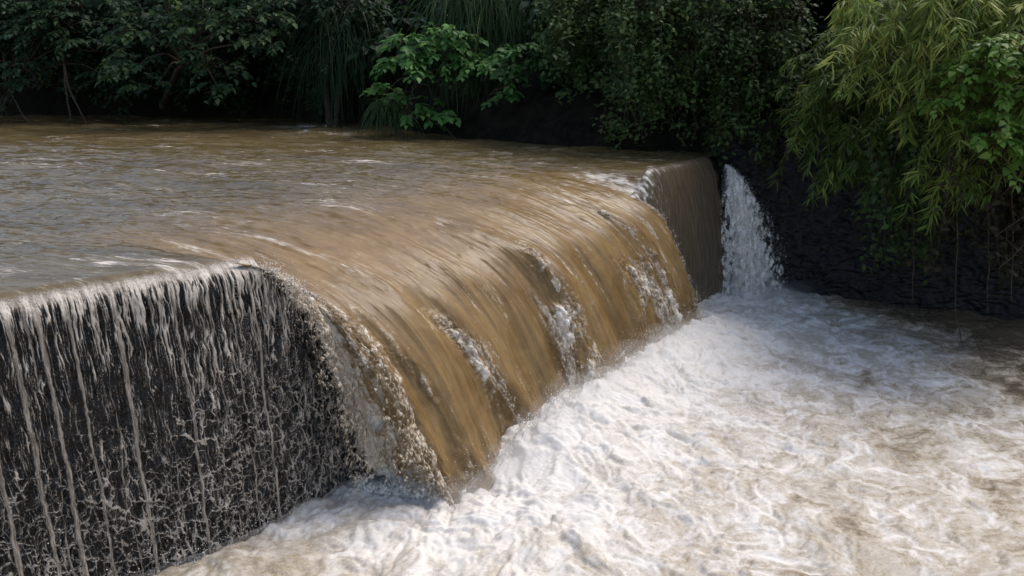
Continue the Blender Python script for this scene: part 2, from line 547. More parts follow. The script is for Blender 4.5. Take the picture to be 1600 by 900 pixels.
def build_main_fall():
    s = np.linspace(-0.22, 9.56, 760)
    t = np.linspace(0, T_LAND + 0.08, 330)
    Sg, Tg = np.meshgrid(s, t)
    XY, z = tongue_xyz(Sg, Tg)
    P = np.concatenate([XY, z[..., None]], -1)
    N = grid_normals(P)
    N *= np.sign(N[..., 2:3] + 0.6 * N[..., 0:1] + 1e-9)
    N = N + (np.array([0, 0, 1.0]) - N) * smooth(0.16, 0.0, Tg)[..., None]
    C0 = crest(s)
    a = np.broadcast_to((C0 @ ACROSS)[None], Sg.shape)
    seg = np.linalg.norm(np.diff(P, axis=0), axis=-1)
    L = np.concatenate([np.zeros((1, len(s))), np.cumsum(seg, 0)])
    l = (C0 @ FLOW)[None] + L
    gw = smooth(0, 0.30, Tg)
    cr = crease(Sg + 0.22 * fbm(a * 1.1, l * 0.9, 18.0, 3), Tg + 0.05 * fbm(a * 2, l * 2, 28.0, 2))
    cr = cr * smooth(-0.28, 0.22, fbm(a * 1.5, l * 1.1, 38.0, 3))
    left = smooth(1.35, 0.1, Sg + 0.35 * fbm(a * 1.2, l * 0.9, 3, 3)) * smooth(0.02, 0.25, Tg)
    right = smooth(9.2, 9.5, Sg) * smooth(0.0, 0.2, Tg)
    right = np.maximum(right, 0.9 * smooth(9.0, 9.45, Sg) * smooth(0.35, 0.6, Tg))
    base = smooth(T_LAND - 0.14, T_LAND + 0.02, Tg + 0.10 * fbm(a * 2.2, l * 0.5, 9, 3))
    # folds: broad tongues, streaks along the fall, boiling where they collide
    h = river_wave(a, l, Sg) * (1 - gw) * 0.65
    h += 0.018 * fbm(a * 11, l * 1.0, 2.2, 3) * (1 - 0.5 * gw) * notch(Sg)
    h += gw * (0.22 * fbm(a * 0.8, l * 0.12, 4.4, 2) + 0.08 * fbm(a * 2.4, l * 0.25, 6.1, 3) + 0.018 * fbm(a * 9, l * 0.55, 7.7, 3))
    for s0, s1, w, amp in ((2.3, 2.8, 0.35, 0.20), (4.9, 4.4, 0.45, 0.26), (7.8, 8.1, 0.35, 0.22), (0.95, 1.45, 0.22, 0.16), (6.3, 6.2, 0.5, 0.12), (3.6, 3.7, 0.3, 0.09)):
        q = (Sg - s0 - (s1 - s0) * Tg / T_LAND - 0.16 * fbm(a * 0.9, l * 0.8, 18.0, 3)) / w
        h += amp * smooth(0.03, 0.5, Tg) * 1.5 * q * np.exp(-q * q) * (0.6 + 1.2 * fbm(a * 0.7, l * 0.5, 61.0, 2))
    X3 = P[..., 0] * 1.0; Y3 = P[..., 1]; Z3 = P[..., 2]
    boil = 0.55 * fbm(X3 * 3.2 + 3, Y3 * 3.2, Z3 * 2.2, 5, 0.55, mode='billow') + 0.55 * fbm(a * 6.5, l * 1.1, 71.0, 5, 0.58)
    boil2 = fbm(X3 * 6 + 1, Y3 * 6, Z3 * 4.5, 4, 0.6, mode='billow')
    churn = np.clip(cr + 0.9 * left + 0.7 * right, 0, 1)
    h += churn * (0.17 * boil + 0.06 * boil2 + 0.02) + 0.05 * cr
    h += base * (0.12 * boil + 0.05 * boil2)
    # a raised rim along the right-hand edge of each smooth tongue
    h += 0.07 * np.exp(-((Sg - 9.38) / 0.10) ** 2) * smooth(-0.05, 0.25, Tg)
    P = P + N * h[..., None]
    patch = smooth(0.0, 0.55, fbm(X3 * 1.6, Y3 * 1.6, Z3 * 1.0, 4) + 0.12)
    foam = np.clip(cr * (0.50 + 1.0 * boil + 0.5 * boil2 + 0.35 * patch), 0, 1)
    foam = np.maximum(foam, left * np.clip(0.42 + 1.1 * boil + 0.35 * smooth(0.5, 0.0, Sg), 0, 1))
    foam = np.maximum(foam, right * np.clip(0.35 + 0.7 * boil, 0, 1))
    foam = np.maximum(foam, base * 0.60 * np.clip(0.5 + boil, 0, 1))
    low = smooth(0.35, 1.0, Tg / T_LAND)
    foam = np.maximum(foam, low * (0.42 * smooth(-0.1, 0.5, fbm(X3 * 1.1, Y3 * 1.1, Z3 * 0.7, 5)) + 0.35 * smooth(2.2, 0.6, Sg) * (0.4 + boil)))
    foam = np.maximum(foam, 0.30 * smooth(0.30, 0.62, fbm(a * 4.5, l * 0.7, 12.2, 5, 0.62) + 0.25) * smooth(0.02, 0.2, Tg) + 0.08)
    foam = np.maximum(foam, 0.5 * smooth(0.25, 0.0, np.abs(Sg - 0.15)) * smooth(0.12, 0.0, Tg) * np.clip(0.5 + boil, 0, 1))
    # torn left and right edges
    tear = fbm(X3 * 4.5, Y3 * 4.5, Z3 * 3.0, 5, 0.6)
    grow = smooth(0.05, 0.5, Tg)
    al = smooth(0.0, 0.04 + 0.30 * grow, Sg + 0.22 - grow * (0.02 + 0.30 * tear))
    ar = smooth(0.0, 0.04 + 0.14 * grow, 9.56 - Sg - grow * (0.02 + 0.20 * tear))
    alpha = np.minimum(al, ar) * 1.35 - 0.1
    keep = (alpha > -0.09) & (P[..., 2] > WATER_LOW - 0.3)
    flow = np.stack([a, l, 0 * a], -1)
    root = empty('waterfall', (*crest(np.array(4.0)), WATER_LOW))
    grid_mesh('water_sheet', P, M['fall'], root, {'foam': foam, 'flow': flow, 'alpha': alpha}, keep)
    # spray thrown off the edges, the folds and along the foot
    d = Drops()
    w = np.clip(foam - 0.34, 0, 1) ** 1.2 * (1 + 1.5 * left) + 0.02 * base
    w = np.where(keep, w, 0).ravel(); w /= w.sum()
    k = rng.choice(w.size, 3600, p=w)
    q = P.reshape(-1, 3)[k] + N.reshape(-1, 3)[k] * rng.gamma(1.3, 0.035, (len(k), 1)) + rng.normal(0, 0.02, (len(k), 3))
    d.scatter(q, 0.0025, 0.009, 1.6)
    ksl = rng.integers(0, 760, 4200); ss = s[ksl]
    xy, zz = tongue_xyz(ss, np.full(len(ss), T_LAND - 0.04))
    q = np.c_[xy + FLOW * rng.gamma(1.4, 0.12, (len(ss), 1)) - FLOW * 0.05, np.full(len(ss), WATER_LOW + 0.05) + mound_at(ss) + rng.gamma(1.3, 0.13, len(ss))]
    d.scatter(q, 0.002, 0.008, 1.2)
    # torn white water: along the foot, off the left edge, over the folds, down the right edge
    sb = np.linspace(-0.1, 9.5, 900)
    for k, (dt, outw, hgt, seed) in enumerate(((0.10, -0.02, 0.60, 3.0), (0.08, 0.07, 0.50, 13.0))):
        tb = np.full(len(sb), T_LAND - dt)
        xy, zz = tongue_xyz(sb, tb)
        wander = 0.10 * fbm(sb * 1.1, seed, 4, 4) + 0.06 * fbm(sb * 4, seed, 8, 3)
        line = np.c_[xy + FLOW * (0.06 + outw + wander)[:, None], np.full(len(sb), WATER_LOW - 0.08) + 0.85 * mound_at(sb) + 0.10 * fbm(sb * 2.3, seed, 14, 3)]
        rise = np.c_[np.tile(FLOW * 0.25, (len(sb), 1)), np.ones(len(sb))]
        hh = hgt * (0.55 + 0.9 * np.clip(fbm(sb * 1.3, seed, 1, 4) + 0.25, 0, 1.2))
        veil('splash', line, rise, hh, seed, root, 'white_fall', 90, root_fade=0.2)
    tb = np.linspace(0.0, T_LAND + 0.02, 420)
    for k, (so, wid, seed) in enumerate(((0.24, 0.66, 31.0), (0.10, 0.40, 45.0), (0.85, 0.55, 57.0))):
        ss = so + 0.26 * fbm(tb * 4, seed, 2, 4) * smooth(0.05, 0.4, tb)
        xy, zz = tongue_xyz(ss, tb)
        n = crest_n(ss); tg = np.stack([-n[:, 1], n[:, 0]], -1)
        g = smooth(0.0, 0.35, tb)[:, None]
        gap = 0.25 + np.clip(0.75 + 1.6 * fbm(tb * 6, seed, 12, 4), 0, 1.5)
        line = np.c_[xy + n * (0.03 + 0.06 * k) * g, zz + 0.02]
        rise = np.c_[-tg * 0.9 + n * 0.25 - FLOW * 0.1, np.full(len(tb), -0.30)]
        veil('splash', line, rise, wid * gap * (0.18 + 0.95 * smooth(0.0, 0.6, tb)), seed, root, 'tan_veil', 110, along=3.5, cross=2.2, puff=0.09)
    for so, s1, wid, seed in ((9.42, 9.5, 0.22, 81.0), (9.36, 9.5, 0.3, 87.0), (7.7, 8.15, 0.34, 91.0), (7.2, 7.5, 0.75, 93.0), (4.95, 4.5, 0.30, 97.0), (4.5, 4.0, 0.7, 99.0), (2.3, 2.75, 0.30, 103.0)):
        tb = np.linspace({93.0: 0.36, 97.0: 0.10, 99.0: 0.40, 103.0: 0.26}.get(seed, 0.02), {97.0: 0.55, 91.0: 0.6}.get(seed, T_LAND), 320)
        ss = so + (s1 - so) * tb / T_LAND + 0.12 * fbm(tb * 5, seed, 2, 3)
        xy, zz = tongue_xyz(ss, tb)
        n = crest_n(ss); tg = np.stack([-n[:, 1], n[:, 0]], -1)
        line = np.c_[xy + n * 0.06 - tg * 0.10, zz + 0.04]
        rise = np.c_[tg * 0.85 + n * 0.45, np.full(len(tb), 0.25)]
        veil('splash', line, rise, wid * smooth(0.0, 0.2, tb - tb[0]) * (0.4 + np.clip(fbm(tb * 5, seed, 7, 3) + 0.35, 0, 1.2)), seed, root, 'tan_veil', 60, along=2.6, cross=3.0, puff=0.06)
    # ragged curtain beside the wall
    n2 = 260
    tt = rng.uniform(0.05, 0.75, n2) ** 0.8; ss = -0.2 + rng.normal(0, 0.10, n2) * (0.4 + tt)
    xy, zz = tongue_xyz(ss, tt)
    q = np.c_[xy + rng.normal(0, 0.07, (n2, 2)), zz + rng.normal(0, 0.05, n2)]
    d.scatter(q, 0.002, 0.008, 2.4)
    o = d.build('spray', M['tan'], root); o['kind'] = 'stuff'
    tag(root, 'broad thick ochre brown fall pouring through the gap in the weir', 'waterfall')


def veil(name, line, rise, width, seed, root, mat, rows, along=5.0, root_fade=0.06, cross=1.0, puff=0.12):
    """a torn, see-through fringe of flying water rooted on a line"""
    L = np.r_[0, np.cumsum(np.linalg.norm(np.diff(line, axis=0), axis=1))]
    v = np.linspace(0, 1, rows)
    Lg, Vg = np.meshgrid(L, v)
    Wd = np.asarray(width)[None] * Vg
    P = line[None] + rise[None] * Wd[..., None]
    f = along * 1.4
    n1 = fbm(Lg * f, Wd * f * cross * 0.8, seed, 5, 0.6); n2 = fbm(Lg * f * 2.7, Wd * f * cross * 2.0, seed + 5, 4, 0.6)
    lacing = 1 - np.abs(fbm(Lg * 11 + n1, Wd * 9 + n1, seed + 9, 3, 0.55)) / 0.15
    P = P + puff * (n1 + 0.4 * n2)[..., None] * np.array([0.8, -0.6, 0.3]) * np.minimum(1, Vg * 3)[..., None]
    alpha = 0.66 - 1.10 * Vg ** 0.8 + 0.95 * n1 + 0.5 * n2 + 0.42 * np.clip(lacing, -0.6, 1) * smooth(0.1, 0.5, Vg)
    alpha = np.where(Vg < root_fade, np.minimum(alpha, 1) * Vg / root_fade - 0.3 * (1 - Vg / root_fade), alpha) * smooth(0, 0.05, Lg) * smooth(0, 0.05, L[-1] - Lg)
    foam = 0.45 + 0.8 * n2 + 0.3 * n1
    return grid_mesh(name, P, M[mat], root, {'foam': foam, 'alpha': alpha}, (alpha > -0.55) & (Vg < 0.99))


class Drops:
    """many small drops, each a stretched octahedron"""
    def __init__(self):
        self.q, self.r, self.st = [], [], []

    def scatter(self, q, r0, r1, stretch=1.5):
        self.q.append(q); self.r.append(r0 + (r1 - r0) * rng.random(len(q)) ** 2.5)
        self.st.append(np.full(len(q), stretch) * rng.uniform(0.6, 1.5, len(q)))

    def build(self, name, mat, parent):
        q = np.vstack(self.q); r = np.concatenate(self.r); st = np.concatenate(self.st)
        T = np.array([(1, 0, 0), (0, 1, 0), (-1, 0, 0), (0, -1, 0), (0, 0, 1), (0, 0, -1)], float)
        F = np.array([(0, 1, 4), (1, 2, 4), (2, 3, 4), (3, 0, 4), (1, 0, 5), (2, 1, 5), (3, 2, 5), (0, 3, 5)])
        ax = np.array([0.25, -0.1, -1.0]) + rng.normal(0, 0.35, (len(q), 3)); ax /= np.linalg.norm(ax, axis=1)[:, None]
        u = np.cross(ax, [1.0, 0.2, 0]); u /= np.linalg.norm(u, axis=1)[:, None]; v = np.cross(ax, u)
        V = q[:, None] + r[:, None, None] * (T[None, :, 0:1] * u[:, None] + T[None, :, 1:2] * v[:, None] + (T[None, :, 2:3] * st[:, None, None]) * ax[:, None])
        FF = (F[None] + (np.arange(len(q)) * 6)[:, None, None]).reshape(-1, 3)
        return make_mesh(name, V.reshape(-1, 3), [FF], mat, parent)


def mound_at(s):
    """how high the foam heaps against the foot of the fall"""
    return 0.12 * smooth(0.3, -0.8, s) + 0.02 + 0.46 * smooth(1.4, 3.2, s) * (1 - 0.45 * smooth(7.0, 10.5, s)) * (1 - smooth(12.5, 16, s))


# ------------------------------------------------------------------ foaming pool
def build_pool():
    x = np.r_[np.linspace(-12, -4.2, 60, endpoint=False), np.linspace(-4.2, 12, 690, endpoint=False), np.linspace(12, 34, 180)]
    y = np.r_[np.linspace(-14, 5.8, 60, endpoint=False), np.linspace(5.8, 13, 380, endpoint=False), np.linspace(13, 21, 260)]
    X, Y = np.meshgrid(x, y)
    s, n = weir_coords(X, Y)
    sl = np.linspace(-8, 15, 420)
    xy, _ = tongue_xyz(np.clip(sl, 0.15, 9.5), np.full(len(sl), T_LAND - 0.02))
    nl = crest_n(sl)
    foot = crest(sl) + nl * 0.15
    inside = (sl > 0.05) & (sl < 9.8)
    foot[inside] = xy[inside]
    d = np.full(X.shape, 99.0); ks = np.zeros(X.shape)
    for i in range(len(sl)):
        dd = (X - foot[i, 0]) ** 2 + (Y - foot[i, 1]) ** 2
        m = dd < d; d[m] = dd[m]; ks[m] = sl[i]
    d = np.sqrt(d)
    power = smooth(-0.8, 1.2, ks) * (1 - 0.35 * smooth(9.6, 11, ks))
    # distance to the foot of the white side fall
    ds = np.hypot(X - 6.1, Y - 18.2)
    w1 = fbm(X * 0.9, Y * 0.9, 1.0, 3); w2 = fbm(X * 0.9, Y * 0.9, 31.0, 3)
    px, py = X + 0.55 * w1, Y + 0.55 * w2
    boil = fbm(px * 1.5, py * 1.5, 4.0, 5, 0.55, mode='billow')
    boil2 = fbm(px * 4.2, py * 4.2, 14.0, 4, 0.55, mode='billow')
    act = np.exp(-d / 3.2) * (0.35 + 0.65 * power)
    z = WATER_LOW + mound_at(ks) * (0.3 + 0.7 * power) * np.exp(-(d / 1.25) ** 2)
    z += 0.10 * fbm(X * 0.5, Y * 0.5, 2.5, 3)
    z += (0.05 + 0.15 * act) * boil + (0.010 + 0.04 * act) * boil2
    z += 0.16 * np.exp(-(ds / 1.1) ** 2) * (0.6 + boil)
    z += 0.016 * act * fbm(X * 14, Y * 14, 3.3, 3, mode='billow')
    # waves running away past the right bank
    run = 0.10 * fbm((X * 0.8 + Y * 0.55) * 0.5, (Y * 0.8 - X * 0.55) * 1.3, 9.0, 4) * smooth(7, 12, X)
    z += run
    # foam pattern: soft curds laced with bright threads, brown pools between
    q1 = fbm(px * 1.1 + 5, py * 1.1, 6.0, 5, 0.58)
    v1 = fbm(X * 1.3 + 2.2 * w2, Y * 1.3 - 2.2 * w1, 7.0, 4, 0.55)
    thread = fbm(px * 1.9 + 1.2 * v1, py * 1.9 - 1.2 * v1, 16.0, 4, 0.55, mode='ridge')
    f1, f2 = worley(px * 1.25 + 0.4 * v1, py * 1.25 + 0.4 * q1, 3)
    cell = smooth(0.30, 0.0, f2 - f1)
    dens = 0.36 + 0.46 * np.exp(-d / 2.2) * power + 0.22 * np.exp(-ds / 2.2) - 0.10 * smooth(5, 11, d)
    bank = smooth(2.2, 0.2, bank_dist(X, Y)) * (1 - np.exp(-(ds / 2.0) ** 2))
    dens -= 0.50 * bank
    dens += 0.14 * np.exp(-(d / 1.8) ** 2) * power
    dens -= 0.62 * smooth(7.0, 11.0, X + 0.8 * w1) * smooth(10.2, 13.5, Y + 0.8 * w2)
    g1 = fbm(px * 1.3 + 0.35 * v1, py * 1.5 + 0.35 * q1, 41.0, 4, 0.55); g2 = fbm(px * 3.1 + .5 * v1, py * 3.4 + .5 * q1, 51.0, 4, 0.6); g3 = fbm(X * 8.5 + v1, Y * 9.0 + q1, 61.0, 3, 0.6)
    lace = np.maximum(0, 1 - np.abs(g1) / 0.15) + 0.75 * np.maximum(0, 1 - np.abs(g2) / 0.17) + 0.45 * np.maximum(0, 1 - np.abs(g3) / 0.2)
    big = smooth(0.10, 0.42, fbm(px * 0.85, py * 1.0, 77.0, 3)) * smooth(1.5, 4.0, d)
    foam = dens - 0.04 - 0.34 * big + 0.32 * q1 + 0.10 * (thread - 0.42) + 0.34 * (lace - 0.25) * (0.8 + 0.9 * q1) + 0.18 * boil2 * act
    P = np.stack([X, Y, z], -1)
    keep = (n > -0.45) | (s < -9)
    o = grid_mesh('pool_water', P, M['pool'], None, {'foam': foam}, keep)
    tag(o, kind='structure')


BANK = np.array([(4.2, 20.4), (5.2, 19.35), (6.9, 19.05), (8.2, 18.5), (9.7, 17.7), (11.7, 16.7), (14, 15.2), (17.5, 12.5), (22, 8.5), (30, 1.5)])


def bank_dist(X, Y):
    d = np.full(X.shape, 99.0)
    for a, b in zip(BANK[:-1], BANK[1:]):
        e = b - a; t = np.clip(((X - a[0]) * e[0] + (Y - a[1]) * e[1]) / (e @ e), 0, 1)
        d = np.minimum(d, np.hypot(X - a[0] - t * e[0], Y - a[1] - t * e[1]))
    return d


# ------------------------------------------------------------------ mist along the foot of the falls
def build_mist():
    sb = np.linspace(0.2, 9.4, 160)
    xy, _ = tongue_xyz(sb, np.full(len(sb), T_LAND - 0.05))
    foot = np.c_[xy + FLOW * 0.25, WATER_LOW + 0.10 + 0.7 * mound_at(sb)]
    jet = np.c_[np.linspace(5.0, 7.4, 40), np.linspace(18.3, 17.9, 40), np.full(40, WATER_LOW + 0.15)]
    for dens, grow in ((0.55, 0.34), (0.22, 0.62)):
        m = Mat('mist_%d' % round(grow * 100))
        v = m.n('ShaderNodeVolumeScatter'); v.inputs['Color'].default_value = (0.96, 0.95, 0.93, 1)
        v.inputs['Density'].default_value = dens; v.inputs['Anisotropy'].default_value = 0.2
        m.l(v.outputs[0], m.out.inputs['Volume'])
        b = Builder()
        for line, seed in ((foot, 3.0), (jet, 9.0)):
            r = grow * (0.75 + 0.7 * fbm(np.arange(len(line)) * 0.13, seed, grow * 10, 3)) * np.sin(np.linspace(0, PI, len(line))).clip(0.02, 1) ** 0.35
            b.tube(line, r, 12)
        o = b.build('mist', m.m)
        tag(o, 'faint white mist hanging along the foot of the falls', 'mist', kind='stuff')


# ------------------------------------------------------------------ weir wall
LIP = 0.30                  # how far upstream the thin water starts to bend over the crest


def wall_relief(s, z):
    f1, f2 = worley(s * 5.2 + 0.5 * fbm(s * 2, z * 2, 1, 2), z * 4.2, 9)
    h = 0.055 * (0.5 - f1) + 0.03 * fbm(s * 5, z * 5, 3, 4)
    g1, _ = worley(s * 11, z * 9, 12)
    return h + 0.018 * (0.5 - g1)


def wall_point(s, z, off):
    C0 = crest(s); n = crest_n(s)
    out = 0.06 * smooth(0.0, -0.25, z) + 0.05 * (-z) + off
    return np.concatenate([C0 + n * out[..., None], z[..., None]], -1)


def build_weir():
    root = empty('weir_wall', (*crest(np.array(2.0)), WATER_LOW - 0.4))
    s = np.r_[np.linspace(-11.5, -3.2, 110, endpoint=False), np.linspace(-3.2, 1.8, 400, endpoint=False), np.linspace(1.8, 8.8, 60, endpoint=False), np.linspace(8.8, 13.6, 150)]
    z = np.linspace(0, -3.75, 300)
    Sg, Zg = np.meshgrid(s, z)
    low = 0.75 * smooth(0.0, 0.3, Sg) * (1 - smooth(9.9, 10.5, Sg))
    top = -low
    Z = top + (Zg / -3.75) * (-3.75 - top)
    P = wall_point(Sg, Z - 0.03, wall_relief(Sg, Z) * smooth(-0.02, -0.3, Z - top) - 0.035)
    cw = np.clip((0.15 + Z - top) / 0.18, 0, 0.9)
    P[..., :2] -= crest_n(Sg) * (LIP * (1 - np.sqrt(1 - cw * cw)))[..., None]
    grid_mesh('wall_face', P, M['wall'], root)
    # crown and back of the wall, under the river
    prof = [(-0.16, -0.12), (-0.25, -0.10), (-0.9, -0.12), (-1.1, -0.5), (-1.2, -3.75)]
    rows = []
    for n, zz in prof:
        C0 = crest(s); nn = crest_n(s)
        lowr = 0.75 * smooth(0.0, 0.3, s) * (1 - smooth(9.9, 10.5, s))
        zr = np.minimum(-lowr + zz - 0.012, zz - 0.012) if zz > -1 else np.full(len(s), zz)
        rows.append(np.c_[C0 + nn * (n - 0.015), zr])
    grid_mesh('wall_crown', np.array(rows), M['wall'], root)
    tag(root, 'long dark wet concrete weir wall crossing the river under the falls', 'weir')


def build_trickles():
    """thin water on the left-hand stretch of the wall"""
    root = empty('trickle_curtain', (*crest(np.array(-2.0)), WATER_LOW))
    s = np.linspace(-4.2, 1.7, 1040)
    z = np.r_[0.034 - 0.05 * np.linspace(0, 1, 40, endpoint=False) ** 2, np.linspace(-0.016, -3.55, 660)]
    Sg, Zg = np.meshgrid(s, z)
    D = -Zg
    warp = 0.05 * fbm(Sg * 3, Zg * 2.2, 1.1, 3) * smooth(0, 1, D)
    sw = Sg + warp
    top = smooth(0.55 + 1.0 * smooth(-2.0, -0.4, Sg), 0.0, D)
    lowz = smooth(0.6, 2.6, D + 0.5 * smooth(-1.6, 0.3, Sg))
    wx = 0.10 * fbm(Sg * 5, Zg * 4, 6.0, 3); wz = 0.14 * fbm(Sg * 5, Zg * 4, 16.0, 3)
    # squiggly threads, long and upright near the crest, closing to round loops lower down
    up = np.abs(fbm(sw * 13 + wx * 5, Zg * 0.85 + wz * .6, 2.0, 3, 0.6))
    up2 = np.abs(fbm(sw * 25 + wx * 7, Zg * 1.5 + wz * .6, 42.0, 2, 0.6))
    c1 = 0.5 * fbm(Sg * 8, Zg * 6, 71.0, 4, 0.6); c2 = 0.5 * fbm(Sg * 9, Zg * 7, 81.0, 3)
    e1, e2 = worley(sw * 6.0 + c1, Zg * 4.4 + c2, 4); k1, k2 = worley(sw * 11 + 1.6 * c1, Zg * 8 + 1.6 * c2, 5)
    gate = fbm(Sg * 1.7, Zg * 1.1, 21.0, 3); broken = fbm(Sg * 10, Zg * 2.6, 33.0, 4, 0.6)
    m1 = 0.9 - up / (0.060 + 0.05 * top) - 0.18 * lowz + 0.65 * top + 0.45 * gate + 0.75 * broken - 0.02
    m2 = 0.85 - up2 / 0.085 - 0.25 * lowz + 0.45 * top + 0.6 * gate + 0.9 * broken - 0.02
    m3 = 1 - (e2 - e1) / 0.085 + 1.2 * (lowz - 0.92) + 1.1 * gate + 1.0 * broken + 0.05
    m4 = 0.9 - (k2 - k1) / 0.11 + 1.3 * (lowz - 0.95) - 1.1 * gate + 1.1 * broken + 0.05
    smear = 0.05 + 0.55 * fbm(sw * 4.5, Zg * 0.9, 52.0, 4, 0.6) + 0.35 * gate + 0.35 * top
    m = np.maximum(np.maximum(m1, m2), np.minimum(np.maximum(m3, m4), 0.72 + 0.4 * gate))
    m = np.maximum(m, np.minimum(smear, 0.06))
    m = np.maximum(m, 1.6 * smooth(0.20, 0.0, D) - 0.25 + 0.6 * broken)
    edge = 0.16 + 1.6 * smooth(0.08, 1.2, D) - Sg
    m = np.where(edge > 0, m, -1)
    off = wall_relief(Sg, Zg) * 0.6 * smooth(0.02, 0.4, D)
    thick = np.clip(m, 0, 0.7)
    off = off + (0.014 + 0.050 * thick + 0.010 * broken) * smooth(-0.03, 0.25, D)
    off = off + 0.05 * smooth(0.1, 1.0, D) * smooth(0.2, -0.6, Sg)
    P = wall_point(Sg, Zg, off)
    c = np.clip((0.15 - D) / 0.184, 0, 1)
    P[..., :2] -= crest_n(Sg) * (LIP * (1 - np.sqrt(1 - c * c)))[..., None]
    P[..., 2] += 0.012 * fbm(Sg * 9, P[..., 0] * 3, 2, 2) * c
    keep = m > -0.45
    grid_mesh('water_film', P, M['film'], root, {'foam': np.clip(0.20 + m * 0.50 * (1 - 0.35 * top) + 0.45 * broken, 0, 1), 'alpha': (m * 0.8 + 0.05) * smooth(-0.036, 0.10, D)}, keep)
    # the stronger separate streams, each a rope of tan water
    for px, wd in ((-60, .05), (2, .048), (48, .052), (96, .036), (168, .050), (262, .034), (345, .026), (-150, .05), (225, .02), (312, .022), (378, .032), (30, .02), (140, .018)):
        yy = 470 - (px) * 0.165
        x0 = at(px, yy, 8.0); 
        # find the place on the crest seen there
        ss = np.linspace(-4.5, 0.4, 500); cc = crest(ss)
        dep = cc[:, 1] * math.cos(PITCH) + 2.2 * math.sin(PITCH)
        sx = 800 + 1200 * cc[:, 0] / dep
        s0 = float(np.interp(px, sx, ss))
        zz = np.r_[0.03 - 0.05 * np.linspace(0, 1, 16, endpoint=False) ** 2, np.linspace(-0.02, -3.5, 260)]; dd = -zz
        seed = rng.uniform(0, 50)
        sp = s0 + (0.035 if wd > .035 else 0.075) * fbm(dd * 1.6, seed, 1, 3) * smooth(0, 0.8, dd) + 0.012 * fbm(dd * 9, seed, 5, 2) * smooth(0, 0.5, dd)
        lat = np.linspace(-1, 1, 11)
        wid = wd * 0.85 * (0.7 + 0.8 * smooth(0.5, 0, dd) + 0.35 * fbm(dd * 2.2, seed, 9, 3) + 0.25 * fbm(dd * 9, seed, 2, 2)) * (1 if wd > .03 else smooth(-0.25, 0.15, fbm(dd * 1.3, seed, 3, 3) + .45 * smooth(1.2, 0, dd)))
        A, ZZ = np.meshgrid(lat, zz)
        S2 = sp[:, None] + A * wid[:, None] + 0.006 * fbm(A * 2, ZZ * 14, seed, 2)
        bulge = np.sqrt(np.clip(1 - A * A, 0, 1)) * wid[:, None] * 0.75
        o2 = (0.030 * smooth(-0.03, 0.3, dd) + 0.05 * smooth(0.1, 1.0, dd))[:, None] + (bulge + 0.016 * fbm(A * 2.5 + seed, ZZ * 7, 4, 4)) * smooth(-0.03, 0.35, dd)[:, None]
        Q = wall_point(S2, ZZ, o2)
        cu = np.clip((0.15 - dd) / 0.184, 0, 1)[:, None] * np.ones_like(A)
        Q[..., :2] -= crest_n(S2) * (LIP * (1 - np.sqrt(1 - cu * cu)))[..., None]
        foam = 0.45 + 0.9 * fbm(A * 2.4 + seed, ZZ * 3, 2, 4)
        al = np.clip(1.25 - 1.25 * np.abs(A) ** 2 + 0.5 * fbm(A * 3 + seed, ZZ * 3.5, 7, 3), 0, 1) * 0.70 * smooth(-0.02, 0.14, dd)[:, None]
        grid_mesh('stream', Q, M['film'], root, {'foam': foam, 'alpha': al})
    d = Drops()
    n = 900
    ss = rng.uniform(-3.4, 0.6, n); zz = -3.45 + rng.gamma(1.2, 0.16, n)
    q = wall_point(ss, np.minimum(zz, -0.3), 0.10 + rng.gamma(1.5, 0.05, n))
    d.scatter(q, 0.003, 0.009, 1.2)
    o = d.build('spray', M['tan'], root); o['kind'] = 'stuff'
    tag(root, 'thin curtain of separate tan trickles and lacy water over dark wall', 'waterfall')


def build_far_curtain():
    root = empty('far_water_curtain', (*crest(np.array(11.5)), WATER_LOW))
    s = np.linspace(9.35, S_END, 300); t = np.linspace(0, 1.02, 280)
    Sg, Tg = np.meshgrid(s, t)
    C0 = crest(Sg); n = crest_n(Sg)
    vn = 0.80
    XY = C0 - FLOW * 0.06 + n * (vn * Tg)[..., None] + FLOW * (0.10 * Tg)[..., None]
    z = 0.012 + river_z(Sg, 0 * Sg) - 0.10 * Tg - np.interp(Tg, _tt, _fz)
    a = Sg * 1.0; l = -z
    h = 0.02 * fbm(a * 7, l * 0.8, 3, 3) + 0.05 * fbm(a * 1.5, l * 0.3, 5, 2)
    gl = fbm(a * 14, l * 5, 8, 4)
    part = smooth(11.6, 9.4, Sg)
    h = h * smooth(0, 0.15, Tg) + 0.03 * gl * part * smooth(0.02, 0.2, Tg)
    P = np.concatenate([XY + n * h[..., None], z[..., None]], -1)
    foam = np.clip(1.25 * part * (0.26 + 1.0 * gl + 0.25 * smooth(0.5, 0.0, Tg)), 0, 1)  # froth at the left end, lightened towards the top as painted sheen
    foam = np.maximum(foam, 0.10 * smooth(0.2, 0.7, fbm(a * 12, l * 0.9, 4, 3) + .3))
    ragged = fbm(a * 5, l * 2.2, 2, 3)
    keep = (S_END - Sg) > 0.02 + 0.12 * (ragged + 0.4)
    flow = np.stack([a + 40, l, 0 * a], -1)
    alpha = smooth(0.0, 0.5, S_END - Sg + 0.25 * ragged) * 1.3 - 0.1
    grid_mesh('water_sheet', P, M['fall_thin'], root, {'foam': foam, 'flow': flow, 'alpha': alpha}, keep)
    tag(root, 'thin shaded grey brown water curtain beyond the thick brown fall', 'waterfall')


